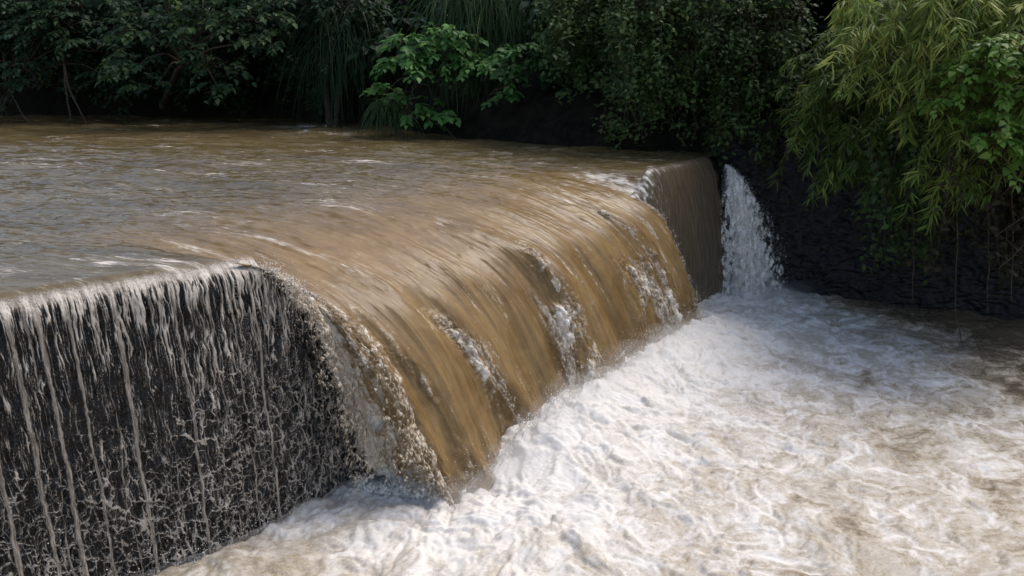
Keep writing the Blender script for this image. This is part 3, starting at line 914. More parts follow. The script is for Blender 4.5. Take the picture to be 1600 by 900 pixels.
def build_side_fall():
    """white jet squirting from the corner where the weir meets the bank"""
    root = empty('side_waterfall', (6.0, 18.6, WATER_LOW))
    top = np.array([5.30, 18.95, -0.18])
    layers = []
    d = Drops()
    for layer, (spread, v, seed) in enumerate(((1.0, 1.0, 1.0), (0.78, 1.3, 21.0), (0.5, 1.55, 41.0))):
        w = np.linspace(-1, 1, 150); t = np.linspace(0.0, 0.82, 260)
        Wg, Tg = np.meshgrid(w, t)
        k = Tg / 0.80
        side = 0.0 + 1.16 * k ** 1.05
        cx = top[0] - 0.05 + 0.62 * k + spread * side * Wg * np.where(Wg > 0, 1.25, 0.95)
        cy = top[1] - v * 0.62 * Tg - 0.10 * k + 0.10 * Wg * k
        cz = top[2] - 0.35 * Tg - 4.7 * Tg ** 2 - 0.28 * k * np.abs(Wg) ** 2
        nz = fbm(cx * 4, cz * 3, seed, 5, 0.6, mode='billow')
        n2 = fbm(cx * 15, cz * 5, seed + 3, 4, 0.6)
        cy = cy - k * (0.13 * nz + 0.02 * n2)
        cx = cx + 0.05 * k * n2
        P = np.stack([cx, cy, cz], -1)
        rag = fbm(cx * 8, cz * 5, seed + 9, 4, 0.6)
        alpha = smooth(0.0, 0.95, 1 - np.abs(Wg) + 0.8 * rag * (0.5 + k)) * (1.12 - 0.2 * layer) + 0.75 * fbm(cx * 11, cz * 3.2, seed + 2, 4, 0.62) - 0.14
        foam = np.clip(0.60 + 1.1 * fbm(cx * 9, cz * 2.2, seed + 6, 4, 0.6) + 0.4 * nz, 0, 1)
        layers.append(grid_mesh('water_sheet', P, M['white_fall'], root, {'foam': foam, 'flow': np.stack([cx, cz, 0 * cx], -1), 'alpha': alpha}))
        n = 1800
        i = rng.integers(0, 260, n); j = rng.integers(0, 150, n)
        q = P[i, j] + rng.normal(0, 1, (n, 3)) * (0.012 + 0.16 * k[i, j])[:, None] * np.array([1.0, 1.0, 0.6])
        d.scatter(q, 0.002, 0.006, 2.4)
    o = d.build('spray', M['white'], root); o['kind'] = 'stuff'
    tag(root, 'white spraying jet of water in the corner between weir and rock bank', 'waterfall')


def mat_fall_thin():
    m = Mat('thin_brown_curtain')
    fl = m.attr('flow', 'Vector'); foam = m.attr('foam'); p = m.pos()
    thread = m.noise(m.scale(fl, (24.0, 1.6, 1)), 1.0, 5, 0.65, 0.5)
    col = m.mix(m.ramp(thread, 0.35, 0.7), (0.080, 0.060, 0.036), (0.145, 0.110, 0.069))
    f = m.ramp(m.math('ADD', foam, m.math('MULTIPLY', m.math('SUBTRACT', m.noise(p, 24.0, 5, 0.65, 0.4), 0.5), 0.9)), 0.3, 0.9)
    col = m.mix(f, col, (0.62, 0.58, 0.52))
    al = m.ramp(m.math('ADD', m.attr('alpha'), m.math('MULTIPLY', m.math('SUBTRACT', thread, 0.5), 1.4)), 0.0, 0.6)
    return m.done(m.veil(m.principled(col, 0.22, m.bump(thread, 0.6, 0.03)), al))


def mat_white_fall(name='white_aerated_water', lo=(0.46, 0.42, 0.36), hi=(0.83, 0.79, 0.73)):
    m = Mat(name)
    foam = m.attr('foam'); p = m.pos()
    n = m.noise(m.scale(p, (44, 44, 11)), 1.0, 6, 0.68, 0.4)
    k = m.math('ADD', foam, m.math('MULTIPLY', m.math('SUBTRACT', n, 0.5), 1.3))
    col = m.mix(m.ramp(k, 0.1, 0.8), lo, hi)
    al = m.ramp(m.math('ADD', m.attr('alpha'), m.math('MULTIPLY', m.math('SUBTRACT', m.noise(m.scale(p, (40, 40, 20)), 1.0, 4, 0.65), 0.5), 1.7)), 0.0, 0.8)
    return m.done(m.veil(m.principled(col, 0.5, m.bump(n, 0.35, 0.03)), al))


M['fall_thin'] = mat_fall_thin(); M['white_fall'] = mat_white_fall(); M['tan_veil'] = mat_white_fall('torn_tan_water', (0.19, 0.118, 0.045), (0.60, 0.515, 0.40))


# ------------------------------------------------------------------ banks and terrain
SHORE = np.array([(-60, 33), (-34, 35.4), (-20.8, 34.8), (-13, 33.8), (-7, 31.6), (-4, 27.8), (-2, 24.6), (0.4, 22.4), (3.2, 20.6), (4.6, 20.3), (5.3, 19.6), (7.2, 19.3),
                  (8.6, 18.6), (10.0, 17.8), (12, 16.8), (14.4, 15.2), (18, 12.6), (22.5, 8.6), (31, 1.0), (40, -12)])


def build_banks():
    seg = np.r_[0, np.cumsum(np.linalg.norm(np.diff(SHORE, axis=0), axis=1))]
    u = np.linspace(0, seg[-1], 420)
    bx, by = np.interp(u, seg, SHORE[:, 0]), np.interp(u, seg, SHORE[:, 1])
    for _ in range(6):
        bx[1:-1] = (bx[:-2] + 2 * bx[1:-1] + bx[2:]) / 4; by[1:-1] = (by[:-2] + 2 * by[1:-1] + by[2:]) / 4
    T = np.stack([np.gradient(bx), np.gradient(by)], -1); T /= np.linalg.norm(T, axis=1)[:, None]
    N = np.stack([-T[:, 1], T[:, 0]], -1)            # away from the water
    # profile: foot, undercut face, lip, slope
    d = np.r_[np.linspace(0, 1.0, 60), np.linspace(1.2, 14, 60), np.linspace(15, 90, 30)]
    low = smooth(4.4, 5.6, bx)                        # where the bank drops to the pool instead of the river
    Ug, Dg = np.meshgrid(u, d)
    face = smooth(0.0, 1.0, Dg)
    lip = 1.35 + 0.5 * fbm(Ug * 0.25, 0.0, 3.0, 2)
    footz = lerp(-0.5, WATER_LOW - 0.4, low)[None]
    liptop = lerp(lip, 0.75 + 0 * lip, low[None])
    z = footz + (liptop - footz) * (Dg.clip(0, 1) ** 0.6) + np.clip(Dg - 1, 0, 13) * 0.30 + np.clip(Dg - 14, 0, 99) * 0.05
    rough = fbm(Ug * 0.8, Dg * 0.9, 2.0, 5)
    off = -0.15 + 0.9 * Dg.clip(0, 1) * 0.9 + np.clip(Dg - 1, 0, 999)
    off = off + 0.28 * fbm(Ug * 1.1, z * 1.3, 5.0, 5) * (Dg < 1.3)
    XY = np.stack([bx, by], -1)[None] + N[None] * off[..., None]
    z = z + 0.25 * rough * smooth(0.6, 3, Dg)
    P = np.concatenate([XY, z[..., None]], -1)
    rock = (low > 0.5)
    i0 = int(np.argmax(rock))
    tag(grid_mesh('bank_ground', P[:, :i0 + 1], M['soil']), kind='structure')
    o = grid_mesh('bank_terrain', P[40:, i0:], M['soil']); tag(o, kind='structure')
    ug = Builder()
    for part, cnt in ((P[60:118, :i0], 15000), (P[59:118, i0:i0 + 150], 16000)):
        r = rng.integers(0, part.shape[0] - 1, cnt); c = rng.integers(0, part.shape[1] - 1, cnt)
        q = part[r, c] + (part[r + 1, c + 1] - part[r, c]) * rng.random((cnt, 1)) + np.c_[np.zeros((cnt, 2)), rng.gamma(1.6, .18, cnt)]
        dd_ = np.c_[rng.normal(0, .7, cnt), -np.abs(rng.normal(.5, .4, cnt)), rng.normal(-.3, .4, cnt)]
        sz = rng.uniform(.6, 1.3, cnt)
        ug.leaves(q, dd_, np.array([0, -.5, 1.0]) + rng.normal(0, .4, (cnt, 3)), .42 * sz, .24 * sz, LEAF, LEAF_F, np.clip(rng.normal(.35, .2, cnt), 0, 1))
    tag(ug.build('undergrowth', M['dark']), 'dark leafy undergrowth covering the slope under the forest trees', 'undergrowth', kind='stuff')
    # the wet black face right of the weir: lumpy rock with a scalloped wash of thin water at its foot
    root = empty('rock_bank', (9.0, 18.6, WATER_LOW - 0.4))
    uu = np.linspace(u[i0] - 0.8, u[i0] + 13.5, 560); dd = np.linspace(0, 1.0, 240)
    U2, D2 = np.meshgrid(uu, dd)
    z2 = WATER_LOW - 0.4 + 4.6 * D2
    f1, _ = worley(U2 * 2.6, z2 * 2.8, 21); g1, _ = worley(U2 * 7, z2 * 7, 22)
    bulge = 0.05 * (0.5 - f1) + 0.22 * fbm(U2 * 0.9, z2 * 1.1, 5, 6, 0.55) + 0.05 * fbm(U2 * 4, z2 * 7, 15, 4, mode='ridge')
    o2 = -0.34 + 0.75 * D2 ** 1.3 - bulge
    cx, cy = np.interp(U2, u, bx), np.interp(U2, u, by)
    nx, ny = np.interp(U2, u, N[:, 0]), np.interp(U2, u, N[:, 1])
    P2 = np.stack([cx + nx * o2, cy + ny * o2, z2], -1)
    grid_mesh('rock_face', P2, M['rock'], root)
    lac1, lac2 = worley(U2 * 3.2 + 0.4 * fbm(U2 * 2, z2 * 2, 3, 2), z2 * 4.5, 31)
    # scallops: the lower rims of cells
    mm = smooth(0.13, 0.0, lac2 - lac1) * smooth(-1.9, -2.9, z2) * smooth(u[i0] + 7.5, u[i0] + 1.5, U2) + 0.45 * fbm(U2 * 4, z2 * 4, 6, 3)
    keep = (mm > 0.62) & (z2 > -3.35)
    P3 = np.stack([cx + nx * (o2 - 0.015), cy + ny * (o2 - 0.015), z2], -1)
    fl = grid_mesh('film_scallops', P3, M['film'], root, {'foam': np.clip((mm - 0.4), 0, 0.5), 'alpha': np.clip((mm - 0.6) * 2, 0, .6)}, keep); fl['kind'] = 'stuff'  # separate islands of the thin water film on the rock
    tag(root, 'black wet rock face beside the white side fall under the bamboo', 'rock bank')
    # ground sheet to the horizon, and the near bank below the viewer
    gx = np.linspace(-400, 400, 40)
    X, Y = np.meshgrid(gx, gx)
    tag(grid_mesh('ground', np.stack([X, Y, np.full(X.shape, -6.0)], -1), M['soil']), kind='structure')


# ------------------------------------------------------------------ plants
LEAF = np.array([(0, 0, 0), (-.5, .38, .06), (0, .42, -.02), (.5, .38, .06), (-.3, .75, .0), (0, .78, -.07), (.3, .75, .0), (0, 1, -.16)])
LEAF_F = np.array([(0, 2, 1), (0, 3, 2), (1, 2, 4), (2, 5, 4), (2, 3, 6), (2, 6, 5), (4, 5, 7), (5, 6, 7)])
LANCE = np.array([(0, 0, 0), (-.5, .25, .0), (.5, .25, .0), (-.4, .6, -.05), (.4, .6, -.05), (0, 1, -.18)])
LANCE_F = np.array([(0, 2, 1), (1, 2, 4), (1, 4, 3), (3, 4, 5)])


def unit(v):
    return v / (np.linalg.norm(v, axis=-1, keepdims=True) + 1e-9)


def sprays(leaf, wood, tips, out, n_leaf=10, length=0.7, L=0.25, W=0.13, droop=0.5, spread=0.8, tint0=0.45, twig=True):
    """at each tip a twig that arches over, with leaves set alternately along it"""
    n = len(tips)
    out = unit(out)
    ln = length * rng.uniform(0.6, 1.3, n)
    tt = np.linspace(0.15, 1.0, n_leaf)
    side = unit(np.cross(out, [0, 0, 1.0]) + 1e-6)
    base_t = tint0 + rng.normal(0, 0.16, n)
    for i, t in enumerate(tt):
        sg = 1 if i % 2 else -1
        p = tips + out * (ln * t)[:, None] - np.array([0, 0, 1.0]) * (droop * ln * t ** 2)[:, None]
        d = out * rng.uniform(0.3, 0.8, (n, 1)) + side * sg * spread * rng.uniform(0.5, 1.1, (n, 1)) + np.array([0, 0, -1.0]) * rng.uniform(0.2, 0.8, (n, 1)) + rng.normal(0, 0.15, (n, 3))
        if i == n_leaf - 1:
            d = out + np.array([0, 0, -0.8])
        up = np.array([0, 0, 1.0]) + rng.normal(0, 0.35, (n, 3)) + 0.25 * out
        sz = rng.uniform(0.65, 1.2, n)
        leaf.leaves(p, d, up, L * sz, W * sz, LEAF, LEAF_F, np.clip(base_t + rng.normal(0, 0.13, n), 0, 1))
    if twig and wood is not None:
        for k in range(n):
            t = np.linspace(0, 1, 5)[:, None]
            wood.tube(tips[k] + out[k] * ln[k] * t - np.array([0, 0, 1.0]) * droop * ln[k] * t ** 2, [.012, .010, .008, .006, .003], 3)


def branch(wood, a, b, r0, r1, sag=0.3, wig=0.15, n=9, sides=5):
    t = np.linspace(0, 1, n)[:, None]
    a = np.asarray(a, float); b = np.asarray(b, float)
    p = a + (b - a) * t + np.array([0, 0, 1.0]) * sag * np.sin(t * PI)
    sd = rng.uniform(0, 99)
    L = np.linalg.norm(b - a)
    p += wig * L * 0.35 * np.c_[fbm(t[:, 0] * 2, sd, 1, 2), fbm(t[:, 0] * 2, sd, 5, 2), fbm(t[:, 0] * 2, sd, 9, 2)] * np.sin(t * PI)
    wood.tube(p, lerp(r0, r1, t[:, 0]), sides)
    return p


def leafy(name, root_at, clumps, label, cat, mat, L=0.26, W=0.14, n_leaf=9, length=0.7, density=16, droop=0.55, group=None, trunk_r=0.12, wood_mat='bark', tint0=0.45, part='crown', lean=(0, -1, 0.25)):
    """a tree or shrub: trunk, limbs to each clump, and sprays of leaves on the clumps. clump = (centre, radius)"""
    root = empty(name, root_at)
    wood, leaf = Builder(), Builder()
    root_at = np.asarray(root_at, float)
    cs = [np.asarray(c, float) for c, r in clumps]
    hub = root_at * 0.35 + np.mean(cs, 0) * 0.65
    branch(wood, root_at - [0, 0, .3], hub, trunk_r, trunk_r * 0.6, 0.2, 0.3, 12, 7)
    for c, (_, r) in zip(cs, clumps):
        r = np.broadcast_to(np.asarray(r, float), (3,))
        branch(wood, hub, c, trunk_r * 0.45, 0.02, 0.35, 0.3)
        n = max(5, int(density * (r[0] * r[1] * r[2]) ** (2 / 3)))
        q = unit(rng.normal(size=(n, 3))); q[:, 2] = np.where(q[:, 2] < -0.3, -q[:, 2] * .6, q[:, 2])
        rad = rng.uniform(0.25, 1.0, (n, 1)) ** 0.5
        tips = c + q * r * rad
        for k in range(0, n, 4):
            branch(wood, c, tips[k], 0.02, 0.01, 0.05, 0.2, 5, 3)
        out = q * [1, 1, .5] + np.asarray(lean) * 0.8
        sprays(leaf, wood, tips, out, n_leaf, length, L, W, droop, 0.8, tint0)
    leaf.build(part, M[mat], root)
    wood.build('trunk' if cat == 'tree' else 'stem', M[wood_mat], root)
    tag(root, label, cat, group)
    return root


def blades(b, base, d, L, W, droop, n=7, tint=0.5):
    """arching grass blades, all at once"""
    N = len(base)
    t = np.linspace(0, 1, n)
    d = unit(d)
    side = unit(np.cross(d, [0, 0, 1.0]) + rng.normal(0, .5, (N, 3)))
    P = base[:, None] + d[:, None] * (L[:, None] * t)[..., None] - np.array([0, 0, 1.0]) * (droop * L)[:, None, None] * (t ** 2)[None, :, None]
    w = W[:, None] * np.where(t < .15, .5 + t * 3, 1 - ((t - .15) / .85) ** 1.6)[None]
    V = np.stack([P - side[:, None] * w[..., None], P + side[:, None] * w[..., None]], 2).reshape(-1, 3)
    k = np.arange(n - 1) * 2
    q = np.stack([k, k + 1, k + 3, k + 2], -1)
    F = (q[None] + (np.arange(N) * n * 2)[:, None, None]).reshape(-1, 4)
    b.add(V, F, np.repeat(tint, n * 2))


def grass_tuft(name, centre, ext, label, n, L, W, mat='blade', droop=(0.8, 1.6), cat='grass', up=0.6, group=None):
    root = tag(empty(name, centre), label, cat, group)
    b = Builder()
    base = np.asarray(centre) + rng.uniform(-1, 1, (n, 3)) * ext
    d = np.c_[rng.normal(0, .45, n), -np.abs(rng.normal(.5, .4, n)), rng.uniform(-.2, up, n)]
    blades(b, base, d, L * rng.uniform(.6, 1.2, n), W * rng.uniform(.6, 1.2, n), rng.uniform(*droop, n), 8, np.clip(rng.normal(.45, .22, n), 0, 1))
    b.build('foliage', M[mat], root)
    return root


def creeper(name, x0, x1, depth, top_py, low_py, label, n, L=0.14, mat='vine', group=None, tint0=0.4):
    """strands hanging from the canopy, thick with small leaves"""
    px = rng.uniform(x0, x1, n)
    root = tag(empty(name, at((x0 + x1) / 2, top_py, depth)), label, 'creeper', group)
    wood, leaf = Builder(), Builder()
    for x in px:
        Y = depth + rng.normal(0, 0.5)
        lo = low_py(x) + rng.normal(0, 22)
        a = at(x, top_py + rng.uniform(-30, 30), Y); b = at(x + rng.normal(0, 14), max(lo - abs(rng.normal(0, 45)), top_py + 40), Y - rng.uniform(0, 0.8))
        ln = abs(a[2] - b[2]); m = max(6, int(ln * 22))
        t = np.linspace(0, 1, m)
        sd = rng.uniform(0, 99)
        p = a + (b - a) * t[:, None] + 0.25 * np.c_[fbm(t * ln * .9, sd, 1, 3), fbm(t * ln * .9, sd, 4, 3), 0 * t]
        wood.tube(p, np.linspace(.012, .004, m), 3)
        k = 3
        q = np.repeat(p, k, 0) + rng.normal(0, .17, (m * k, 3)) * [1, 1, .6]
        d = rng.normal(0, 1, (m * k, 3)) * [1, .8, .35] + [0, -.45, -.45]
        up = np.array([0, -.35, 1.0]) + rng.normal(0, .4, (m * k, 3))
        sz = rng.uniform(.6, 1.25, m * k)
        clump = fbm(q[:, 0] * 1.4, q[:, 2] * 1.4, 3, 2)
        on = rng.random(m * k) < np.clip(0.55 + 1.5 * clump, .12, 1)
        if on.sum() < 2: continue
        leaf.leaves(q[on], d[on], up[on], L * sz[on], L * .62 * sz[on], LEAF, LEAF_F, np.clip(tint0 + .5 * clump[on] + rng.normal(0, .16, on.sum()), 0, 1))
    leaf.build('foliage', M[mat], root)
    wood.build('stem', M['twig'], root)
    return root


def bamboo(name, base, tips, label, n_branch=34, L=0.34, tint0=0.5, group=None, spread=0.7):
    root = tag(empty(name, base), label, 'bamboo', group)
    base = np.asarray(base, float)
    leaf = Builder(); wood_twig = Builder()
    for tip, peak in tips:
        tip = np.asarray(tip, float)
        b0 = base + rng.normal(0, .25, 3) * [1, 1, 0]
        t = np.linspace(0, 1, 40)[:, None]
        ctrl = np.array([*(b0 * .55 + tip * .45)[:2], peak])
        p = (1 - t) ** 2 * b0 + 2 * t * (1 - t) * ctrl + t ** 2 * tip
        culm = Builder()
        culm.tube(p, np.linspace(.035, .006, 40) * (1 + .18 * (np.arange(40) % 4 == 0)), 6)
        culm.build('culm', M['culm'], root)
        tb = rng.uniform(.30, 1.0, n_branch) ** .8
        k = (tb * 39).astype(int)
        q = p[k]; tang = unit(np.gradient(p, axis=0))[k]
        bd = unit(tang * .6 + rng.normal(0, .6, (n_branch, 3)) + [0, -.25, -.15])
        bl = rng.uniform(.35, 1.0, n_branch) * spread
        for i in range(n_branch):
            tt = np.linspace(0, 1, 7)[:, None]
            bp = q[i] + bd[i] * bl[i] * tt - np.array([0, 0, .55]) * bl[i] * tt ** 2
            wood_twig.tube(bp, np.linspace(.008, .002, 7), 3)
            shade = tint0 + rng.normal(0, .2)
            for j in (2, 4, 5, 6):
                m = rng.integers(4, 9)
                a = rng.uniform(-1, 1, m)
                dirb = unit(bp[min(j, 6)] - bp[j - 1])
                sd = unit(np.cross(dirb, [0, 0, 1.0]))
                d = dirb[None] * .55 + sd[None] * a[:, None] * 1.5 + np.array([0, 0, -1.0]) * rng.uniform(-.15, .75, (m, 1)) + rng.normal(0, .2, (m, 3))
                sz = rng.uniform(.55, 1.2, m)
                leaf.leaves(np.repeat(bp[j][None], m, 0) + rng.normal(0, .02, (m, 3)), d, np.array([0, -.3, 1.0]) + rng.normal(0, .4, (m, 3)), L * sz, .036 * sz ** .5, LANCE, LANCE_F, np.clip(shade + rng.normal(0, .14, m), 0, 1))
    leaf.build('foliage', M['bamboo'], root)
    wood_twig.build('branch', M['twig'], root)
    return root


def bare_stem(name, pts, r0, r1, label, cat, group=None, mat='twig', forks=0):
    b = Builder()
    pts = np.asarray(pts, float); t = np.linspace(0, 1, len(pts)); tt = np.linspace(0, 1, 26)
    p = np.stack([np.interp(tt, t, pts[:, i]) for i in range(3)], -1)
    for _ in range(3):
        p[1:-1] = (p[:-2] + 2 * p[1:-1] + p[2:]) / 4
    sd = rng.uniform(0, 99)
    p[1:-1] += .05 * np.c_[fbm(tt * 5, sd, 1, 3), fbm(tt * 5, sd, 6, 3), 0 * tt][1:-1]
    b.tube(p, np.linspace(r0, r1, 26), 6)
    for _ in range(forks):
        k = rng.integers(8, 22)
        e = p[k] + rng.normal(0, .35, 3) + [0, 0, .12]
        branch(b, p[k], e, r1 * 1.2, r1 * .4, .03, .3, 6, 4)
    return tag(b.build(name, M[mat]), label, cat, group)


def build_plants():
    # tall forest behind the bank that closes off the light: every tree its own
    kinds = ['dark crowded forest tree standing %s']
    spots = [(-26, 41, 7.5, 'deepest in the far corner of the river'), (-18.5, 40, 7.5, 'behind the leaning thin stems'), (-12, 38.5, 7.5, 'behind the tree that dips its branch to the water'),
             (-6, 36, 6.5, 'behind the dark hanging drape'), (-0.5, 32.5, 5.5, 'behind the tall hanging grass'), (4.6, 28.5, 6.5, 'behind the upper end of the creeper'),
             (8.8, 26, 6.5, 'behind the creeper over the weir end'), (13, 24, 7.5, 'behind the tall arching bamboo'), (19, 20.5, 7, 'behind the yellow green climber'), (-35, 41, 7.5, 'out beyond the thin stems'),
             (25, 15.5, 7, 'above the hanging roots')]
    for x, y, h, where in spots:
        c = []
        for k in range(20):
            a = rng.uniform(0, 2 * PI); rr = rng.uniform(0.3, 3.6)
            c.append(((x + rr * math.cos(a), y - 2.2 + .7 * rr * math.sin(a), rng.uniform(1.6, min(6.0, h)) if k < 12 else rng.uniform(h * .5, h)), (1.9, 1.6, 1.3)))
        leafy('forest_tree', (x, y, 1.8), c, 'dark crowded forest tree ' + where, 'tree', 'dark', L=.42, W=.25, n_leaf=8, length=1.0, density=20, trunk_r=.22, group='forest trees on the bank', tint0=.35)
    g = 'leafy trees at the water'
    # thin leaning trees at the far left
    leafy('overhanging_tree', (-21.5, 33.2, .6), [(at(-40, 20, 32), (2.4, 1.2, 1.3)), (at(60, 60, 31.5), (2.2, 1.1, 1.2)), (at(120, 10, 31.5), (2, 1.2, 1.2)), (at(20, 105, 31), (1.6, 1, .8)), (at(150, 80, 31), (1.3, 1, .9)), (at(-120, 80, 32), (2, 1, 1)), (at(60, 135, 31), (1.2, .8, .6)), (at(170, 120, 30.6), (.8, .7, .6)), (at(0, 165, 31), (.7, .6, .35)), (at(110, 40, 31), (1.8, 1, 1))],
          'dim bluish leafy tree above the leaning bare stems', 'tree', 'dark', L=.26, W=.14, density=20, trunk_r=.1, group=g, tint0=.5)
    # tree with the branch that dips to the water
    leafy('overhanging_tree', (-14.2, 32.0, .8), [(at(250, -20, 29), (1.9, 1.2, 1.1)), (at(360, -30, 29), (1.8, 1.2, 1.2)), (at(330, 40, 28.5), (1.7, 1.1, .9)), (at(230, 60, 28.5), (1.3, 1, .8)), (at(400, 30, 28.5), (1.2, 1, .8)),
           (at(215, 105, 28), (.8, .7, .55)), (at(245, 140, 28), (.55, .5, .5)), (at(340, 105, 28), (.8, .6, .5)), (at(290, 90, 28.2), (.9, .7, .5)), (at(420, 65, 28.4), (.8, .7, .6)), (at(340, 135, 28), (.45, .4, .35))],
          'big leaved tree dipping a drooping branch almost to the water', 'tree', 'dark', L=.30, W=.17, density=26, trunk_r=.14, group=g, tint0=.72)
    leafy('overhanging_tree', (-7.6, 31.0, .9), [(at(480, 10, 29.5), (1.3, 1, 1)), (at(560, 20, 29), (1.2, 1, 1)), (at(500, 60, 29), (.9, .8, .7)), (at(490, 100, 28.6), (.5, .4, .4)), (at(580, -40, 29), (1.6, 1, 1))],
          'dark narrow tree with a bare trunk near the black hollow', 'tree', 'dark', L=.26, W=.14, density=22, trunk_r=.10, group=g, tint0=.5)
    # drape of thin blades around the trunk
    grass_tuft('hanging_grass', at(530, 40, 29.3), (1.1, .5, .7), 'dark thin drape hanging over the bare trunk', 230, 2.0, .020, mat='dark', droop=(1.2, 2.2), up=.4, group='grasses on the bank')
    # bright shrubs over the water
    leafy('shrub', (-3.6, 26.6, .9), [(at(690, 95, 24.8), (1.0, .7, .45)), (at(640, 105, 24.5), (.8, .6, .4)), (at(740, 100, 24.8), (.7, .6, .4)), (at(640, 70, 24.8), (.6, .5, .4)), (at(700, 60, 25), (.7, .5, .4)),
           (at(640, 175, 24.6), (.55, .5, .4)), (at(690, 178, 24.4), (.4, .4, .3)), (at(600, 150, 25), (.45, .4, .3))],
          'bright green broad leaved shrub reaching low over the brown river', 'shrub', 'mid', L=.27, W=.18, density=62, length=.55, trunk_r=.05, group='shrubs over the river', tint0=.68, part='foliage')
    leafy('shrub', (-1.2, 24.8, 1.0), [(at(820, 85, 23.4), (.8, .6, .4)), (at(880, 95, 23.2), (.7, .6, .4)), (at(780, 115, 23.4), (.5, .5, .35)), (at(830, 125, 23.2), (.6, .5, .35)), (at(800, 150, 23), (.32, .3, .3)), (at(920, 110, 23), (.5, .5, .4))],
          'smaller dark green shrub drooping in front of the black undercut', 'shrub', 'mid', L=.26, W=.17, density=56, length=.5, trunk_r=.05, group='shrubs over the river', tint0=.33, part='foliage')
    grass_tuft('hanging_grass', at(770, -25, 26.6), (1.8, .5, .7), 'long pale grass blades hanging between the two green shrubs', 620, 2.0, .024, droop=(.8, 1.9), up=.7, group='grasses on the bank')
    grass_tuft('hanging_grass', at(745, 90, 25.4), (1.2, .4, .5), 'short grass hanging close above the black undercut', 260, 1.3, .02, droop=(.9, 1.6), group='grasses on the bank')
    grass_tuft('hanging_grass', at(612, 165, 25.2), (.5, .3, .3), 'low tuft of grass at the waterline under the bright shrub', 170, 1.1, .018, droop=(.7, 1.5), group='grasses on the bank')
    # creepers right of the grass
    gc = 'creepers hanging over the weir end'
    creeper('creeper', 860, 980, 22.3, -60, lambda x: 110 + (x - 860) * .35, 'leafy creeper hanging next to the smaller dark shrub', 60, .17, group=gc, tint0=.5)
    creeper('creeper', 960, 1110, 20.6, -60, lambda x: 205 - abs(x - 1000) * .15, 'longest creeper, trailing down to the far end of the river', 85, .15, group=gc, tint0=.45)
    creeper('creeper', 1090, 1250, 20.2, -60, lambda x: 235, 'darkest creeper hanging above the white side fall', 85, .14, group=gc, tint0=.28)
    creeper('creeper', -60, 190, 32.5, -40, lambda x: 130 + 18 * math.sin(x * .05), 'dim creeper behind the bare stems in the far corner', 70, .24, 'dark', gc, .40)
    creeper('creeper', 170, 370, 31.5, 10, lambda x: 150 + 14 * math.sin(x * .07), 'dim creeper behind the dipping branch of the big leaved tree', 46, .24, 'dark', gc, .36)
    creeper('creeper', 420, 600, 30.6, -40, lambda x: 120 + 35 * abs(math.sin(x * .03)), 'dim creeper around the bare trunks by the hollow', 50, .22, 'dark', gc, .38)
    creeper('creeper', 1330, 1480, 16.6, 215, lambda x: 400, 'sparse dull creeper trailing down the rock face beneath the shaded bamboo', 16, .16, 'vine', gc, .22)
    creeper('creeper', 1470, 1640, 15.4, 225, lambda x: 430, 'sparse brownish tangle hanging among the roots over the rock face', 26, .15, 'dry', gc, .40)
    # bamboo
    def fan(list_):
        return [(at(px, py, Y), pk) for px, py, Y, pk in list_]
    gb = 'bamboo clumps on the rock bank'
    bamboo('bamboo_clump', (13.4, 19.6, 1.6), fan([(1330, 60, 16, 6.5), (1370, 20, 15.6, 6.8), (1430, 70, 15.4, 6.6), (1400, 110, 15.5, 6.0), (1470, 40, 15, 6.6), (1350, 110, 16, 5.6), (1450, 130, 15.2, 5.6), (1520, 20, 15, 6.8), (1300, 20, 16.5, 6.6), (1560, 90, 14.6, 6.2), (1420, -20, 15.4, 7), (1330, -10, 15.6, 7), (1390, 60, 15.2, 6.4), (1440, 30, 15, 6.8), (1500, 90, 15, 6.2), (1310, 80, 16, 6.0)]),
           'upper bamboo clump arching out with yellow green leaf fans', 36, .36, .84, gb, .75)  # high leaf tint paints the sunlit top of the bamboo
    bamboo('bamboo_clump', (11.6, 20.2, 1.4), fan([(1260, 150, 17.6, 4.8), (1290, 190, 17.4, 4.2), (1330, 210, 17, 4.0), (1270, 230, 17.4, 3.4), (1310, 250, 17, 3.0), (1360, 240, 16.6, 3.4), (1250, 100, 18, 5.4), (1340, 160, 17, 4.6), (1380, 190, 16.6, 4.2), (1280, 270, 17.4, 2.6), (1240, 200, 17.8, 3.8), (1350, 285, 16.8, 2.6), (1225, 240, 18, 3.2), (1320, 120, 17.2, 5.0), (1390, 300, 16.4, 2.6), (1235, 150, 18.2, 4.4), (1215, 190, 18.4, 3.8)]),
           'shaded olive bamboo clump hanging low beside the white side fall', 34, .30, .08, gb, .7)  # low leaf tint puts the shade on this clump into its colour
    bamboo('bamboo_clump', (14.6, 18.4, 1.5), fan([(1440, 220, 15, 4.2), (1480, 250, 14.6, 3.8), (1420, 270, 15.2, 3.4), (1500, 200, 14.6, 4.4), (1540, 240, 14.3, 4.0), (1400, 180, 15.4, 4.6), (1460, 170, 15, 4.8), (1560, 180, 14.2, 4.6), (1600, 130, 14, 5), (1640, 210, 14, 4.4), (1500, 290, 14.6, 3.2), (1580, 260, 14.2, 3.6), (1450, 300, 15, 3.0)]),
           'lower bamboo clump drooping over the hanging roots', 34, .34, .55, gb, .7)
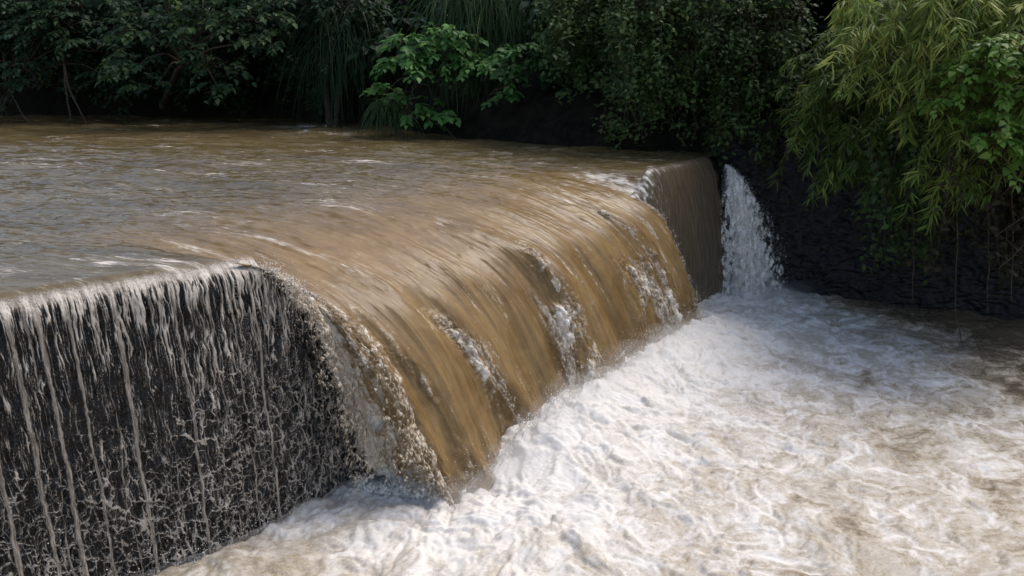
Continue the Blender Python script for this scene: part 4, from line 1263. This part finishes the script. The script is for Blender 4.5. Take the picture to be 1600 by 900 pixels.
    # yellow-green climber at the right edge
    leafy('climber', (14.2, 17.2, 1.0), [(at(1560, 160, 14.4), (.8, .6, .5)), (at(1590, 90, 14.4), (.7, .6, .6)), (at(1540, 215, 14.2), (.5, .5, .45)), (at(1600, 215, 14.2), (.5, .5, .4)), (at(1545, 110, 14.6), (.6, .6, .5)), (at(1560, 250, 14), (.3, .3, .25)), (at(1640, 150, 14.4), (.8, .6, .7)), (at(1500, 150, 14.8), (.45, .4, .4))],
          'bright yellow green leafy climber among the bamboo', 'climber', 'lime', L=.19, W=.125, density=75, length=.45, trunk_r=.03, tint0=.55, part='foliage')
    # bare stems at the far left
    gs = 'thin stems leaning into the river'
    for pts, lab in (([(5, 80, 32), (10, 130, 31.6), (35, 180, 31), (46, 191, 30.8)], 'thin bare stem leaning into the river nearest the far corner'),
                     ([(85, 0, 31), (98, 90, 30.8), (108, 140, 30.6), (136, 193, 30.4)], 'tall thin bare stem curving down to the river surface'),
                     ([(100, 100, 31), (104, 150, 30.8), (112, 188, 30.6)], 'short upright bare stem beside the tall curving stem')):
        bare_stem('leaning_stem', [at(*q) for q in pts], .05, .03, lab, 'stem', gs)
    for pts, lab in (([(512, 60, 30), (508, 130, 29.6), (516, 200, 29)], 'bare brown trunk standing beside the black hollow'),
                     ([(536, 70, 30), (530, 140, 29.6), (524, 202, 29)], 'second bare trunk bending toward the bright shrub')):
        bare_stem('bare_trunk', [at(*q) for q in pts], .12, .14, lab, 'trunk', 'bare trunks by the hollow', 'bark')
    bare_stem('dead_branch', [at(683, 175, 24.4), at(695, 198, 24), at(712, 218, 23.6)], .02, .012, 'dead grey branch slanting into the river below bright shrub', 'branch')
    # hanging roots and bare twigs over the rock bank
    gr = 'roots hanging over the rock bank'
    for x, y0, y1, Y, lab in ((1492, 240, 515, 15.4, 'longest hanging root, straight down to the pool'), (1542, 250, 490, 15.2, 'hanging root just past the longest one'), (1452, 260, 420, 15.8, 'short hanging root before the rock face'),
                              (1580, 240, 470, 15, 'hanging root closest to the dry twigs'), (1425, 280, 470, 16, 'hanging root closest to the shaded rock')):
        bare_stem('hanging_root', [at(x, y0, Y), at(x + 3, (y0 + y1) / 2, Y), at(x + 1, y1, Y)], .016, .009, lab, 'root', gr)
    gt = 'dry twigs over the pool'
    for pts, lab in (([(1700, 230, 14), (1600, 270, 14.2), (1540, 330, 14.4)], 'long dry twig sloping down beside the climber'), ([(1700, 290, 14), (1610, 330, 14.2), (1555, 370, 14.3)], 'dry forked twig in the middle of the three'),
                     ([(1690, 320, 14), (1610, 375, 14.2), (1560, 420, 14.3)], 'lowest dry twig reaching toward the pool')):
        bare_stem('dry_twig', [at(*q) for q in pts], .018, .006, lab, 'twig', gt, forks=5)
    ge = 'twig ends dipping in the pool'
    for pts, lab in (([(1438, 484, 15.6), (1446, 505, 15.4), (1456, 518, 15.2)], 'dark twig end dipping in the pool closest to the side fall'), ([(1496, 500, 15.2), (1500, 520, 15), (1502, 534, 14.9)], 'dark twig end dipping below the longest root'),
                     ([(1518, 516, 15), (1524, 528, 14.8), (1532, 548, 14.6)], 'dark twig end dipping closest to the open pool')):
        bare_stem('twig_end', [at(*q) for q in pts], .014, .008, lab, 'twig', ge)


# ------------------------------------------------------------------ light
def build_light():
    w = bpy.data.worlds.new('World'); scene.world = w; w.use_nodes = True
    nt = w.node_tree
    bg = nt.nodes['Background']; bg.inputs['Strength'].default_value = 0.15
    sky = nt.nodes.new('ShaderNodeTexSky'); sky.sky_type = 'NISHITA'; sky.sun_disc = False
    el, az = math.radians(57), math.radians(50)       # azimuth from +Y towards +X
    sky.sun_elevation = el; sky.sun_rotation = az
    sky.dust_density = 3.0; sky.air_density = 1.0
    nt.links.new(sky.outputs[0], bg.inputs[0])
    ld = bpy.data.lights.new('sun', 'SUN'); ld.energy = 1.5; ld.angle = math.radians(28.0); ld.color = (1, 0.98, 0.95)
    o = bpy.data.objects.new('sun', ld); COL.objects.link(o)
    from mathutils import Vector
    d = Vector((math.sin(az) * math.cos(el), math.cos(az) * math.cos(el), math.sin(el)))
    o.rotation_euler = d.to_track_quat('Z', 'Y').to_euler(); o.location = (0, 0, 40)
    vs = scene.view_settings
    vs.view_transform = 'Standard'; vs.look = 'None'; vs.gamma = 1; vs.exposure = 0.72
    vs.use_curve_mapping = False
    scene.render.engine = 'CYCLES'
    c = scene.cycles
    c.use_denoising = True; c.max_bounces = 6; c.diffuse_bounces = 3; c.glossy_bounces = 3; c.transmission_bounces = 3; c.transparent_max_bounces = 12; c.volume_bounces = 1
    c.caustics_reflective = False; c.caustics_refractive = False; c.sample_clamp_indirect = 6


build_river()
build_main_fall()
build_pool()
build_mist()
build_weir()
build_trickles()
build_far_curtain()
build_side_fall()
build_banks()
build_plants()
build_light()
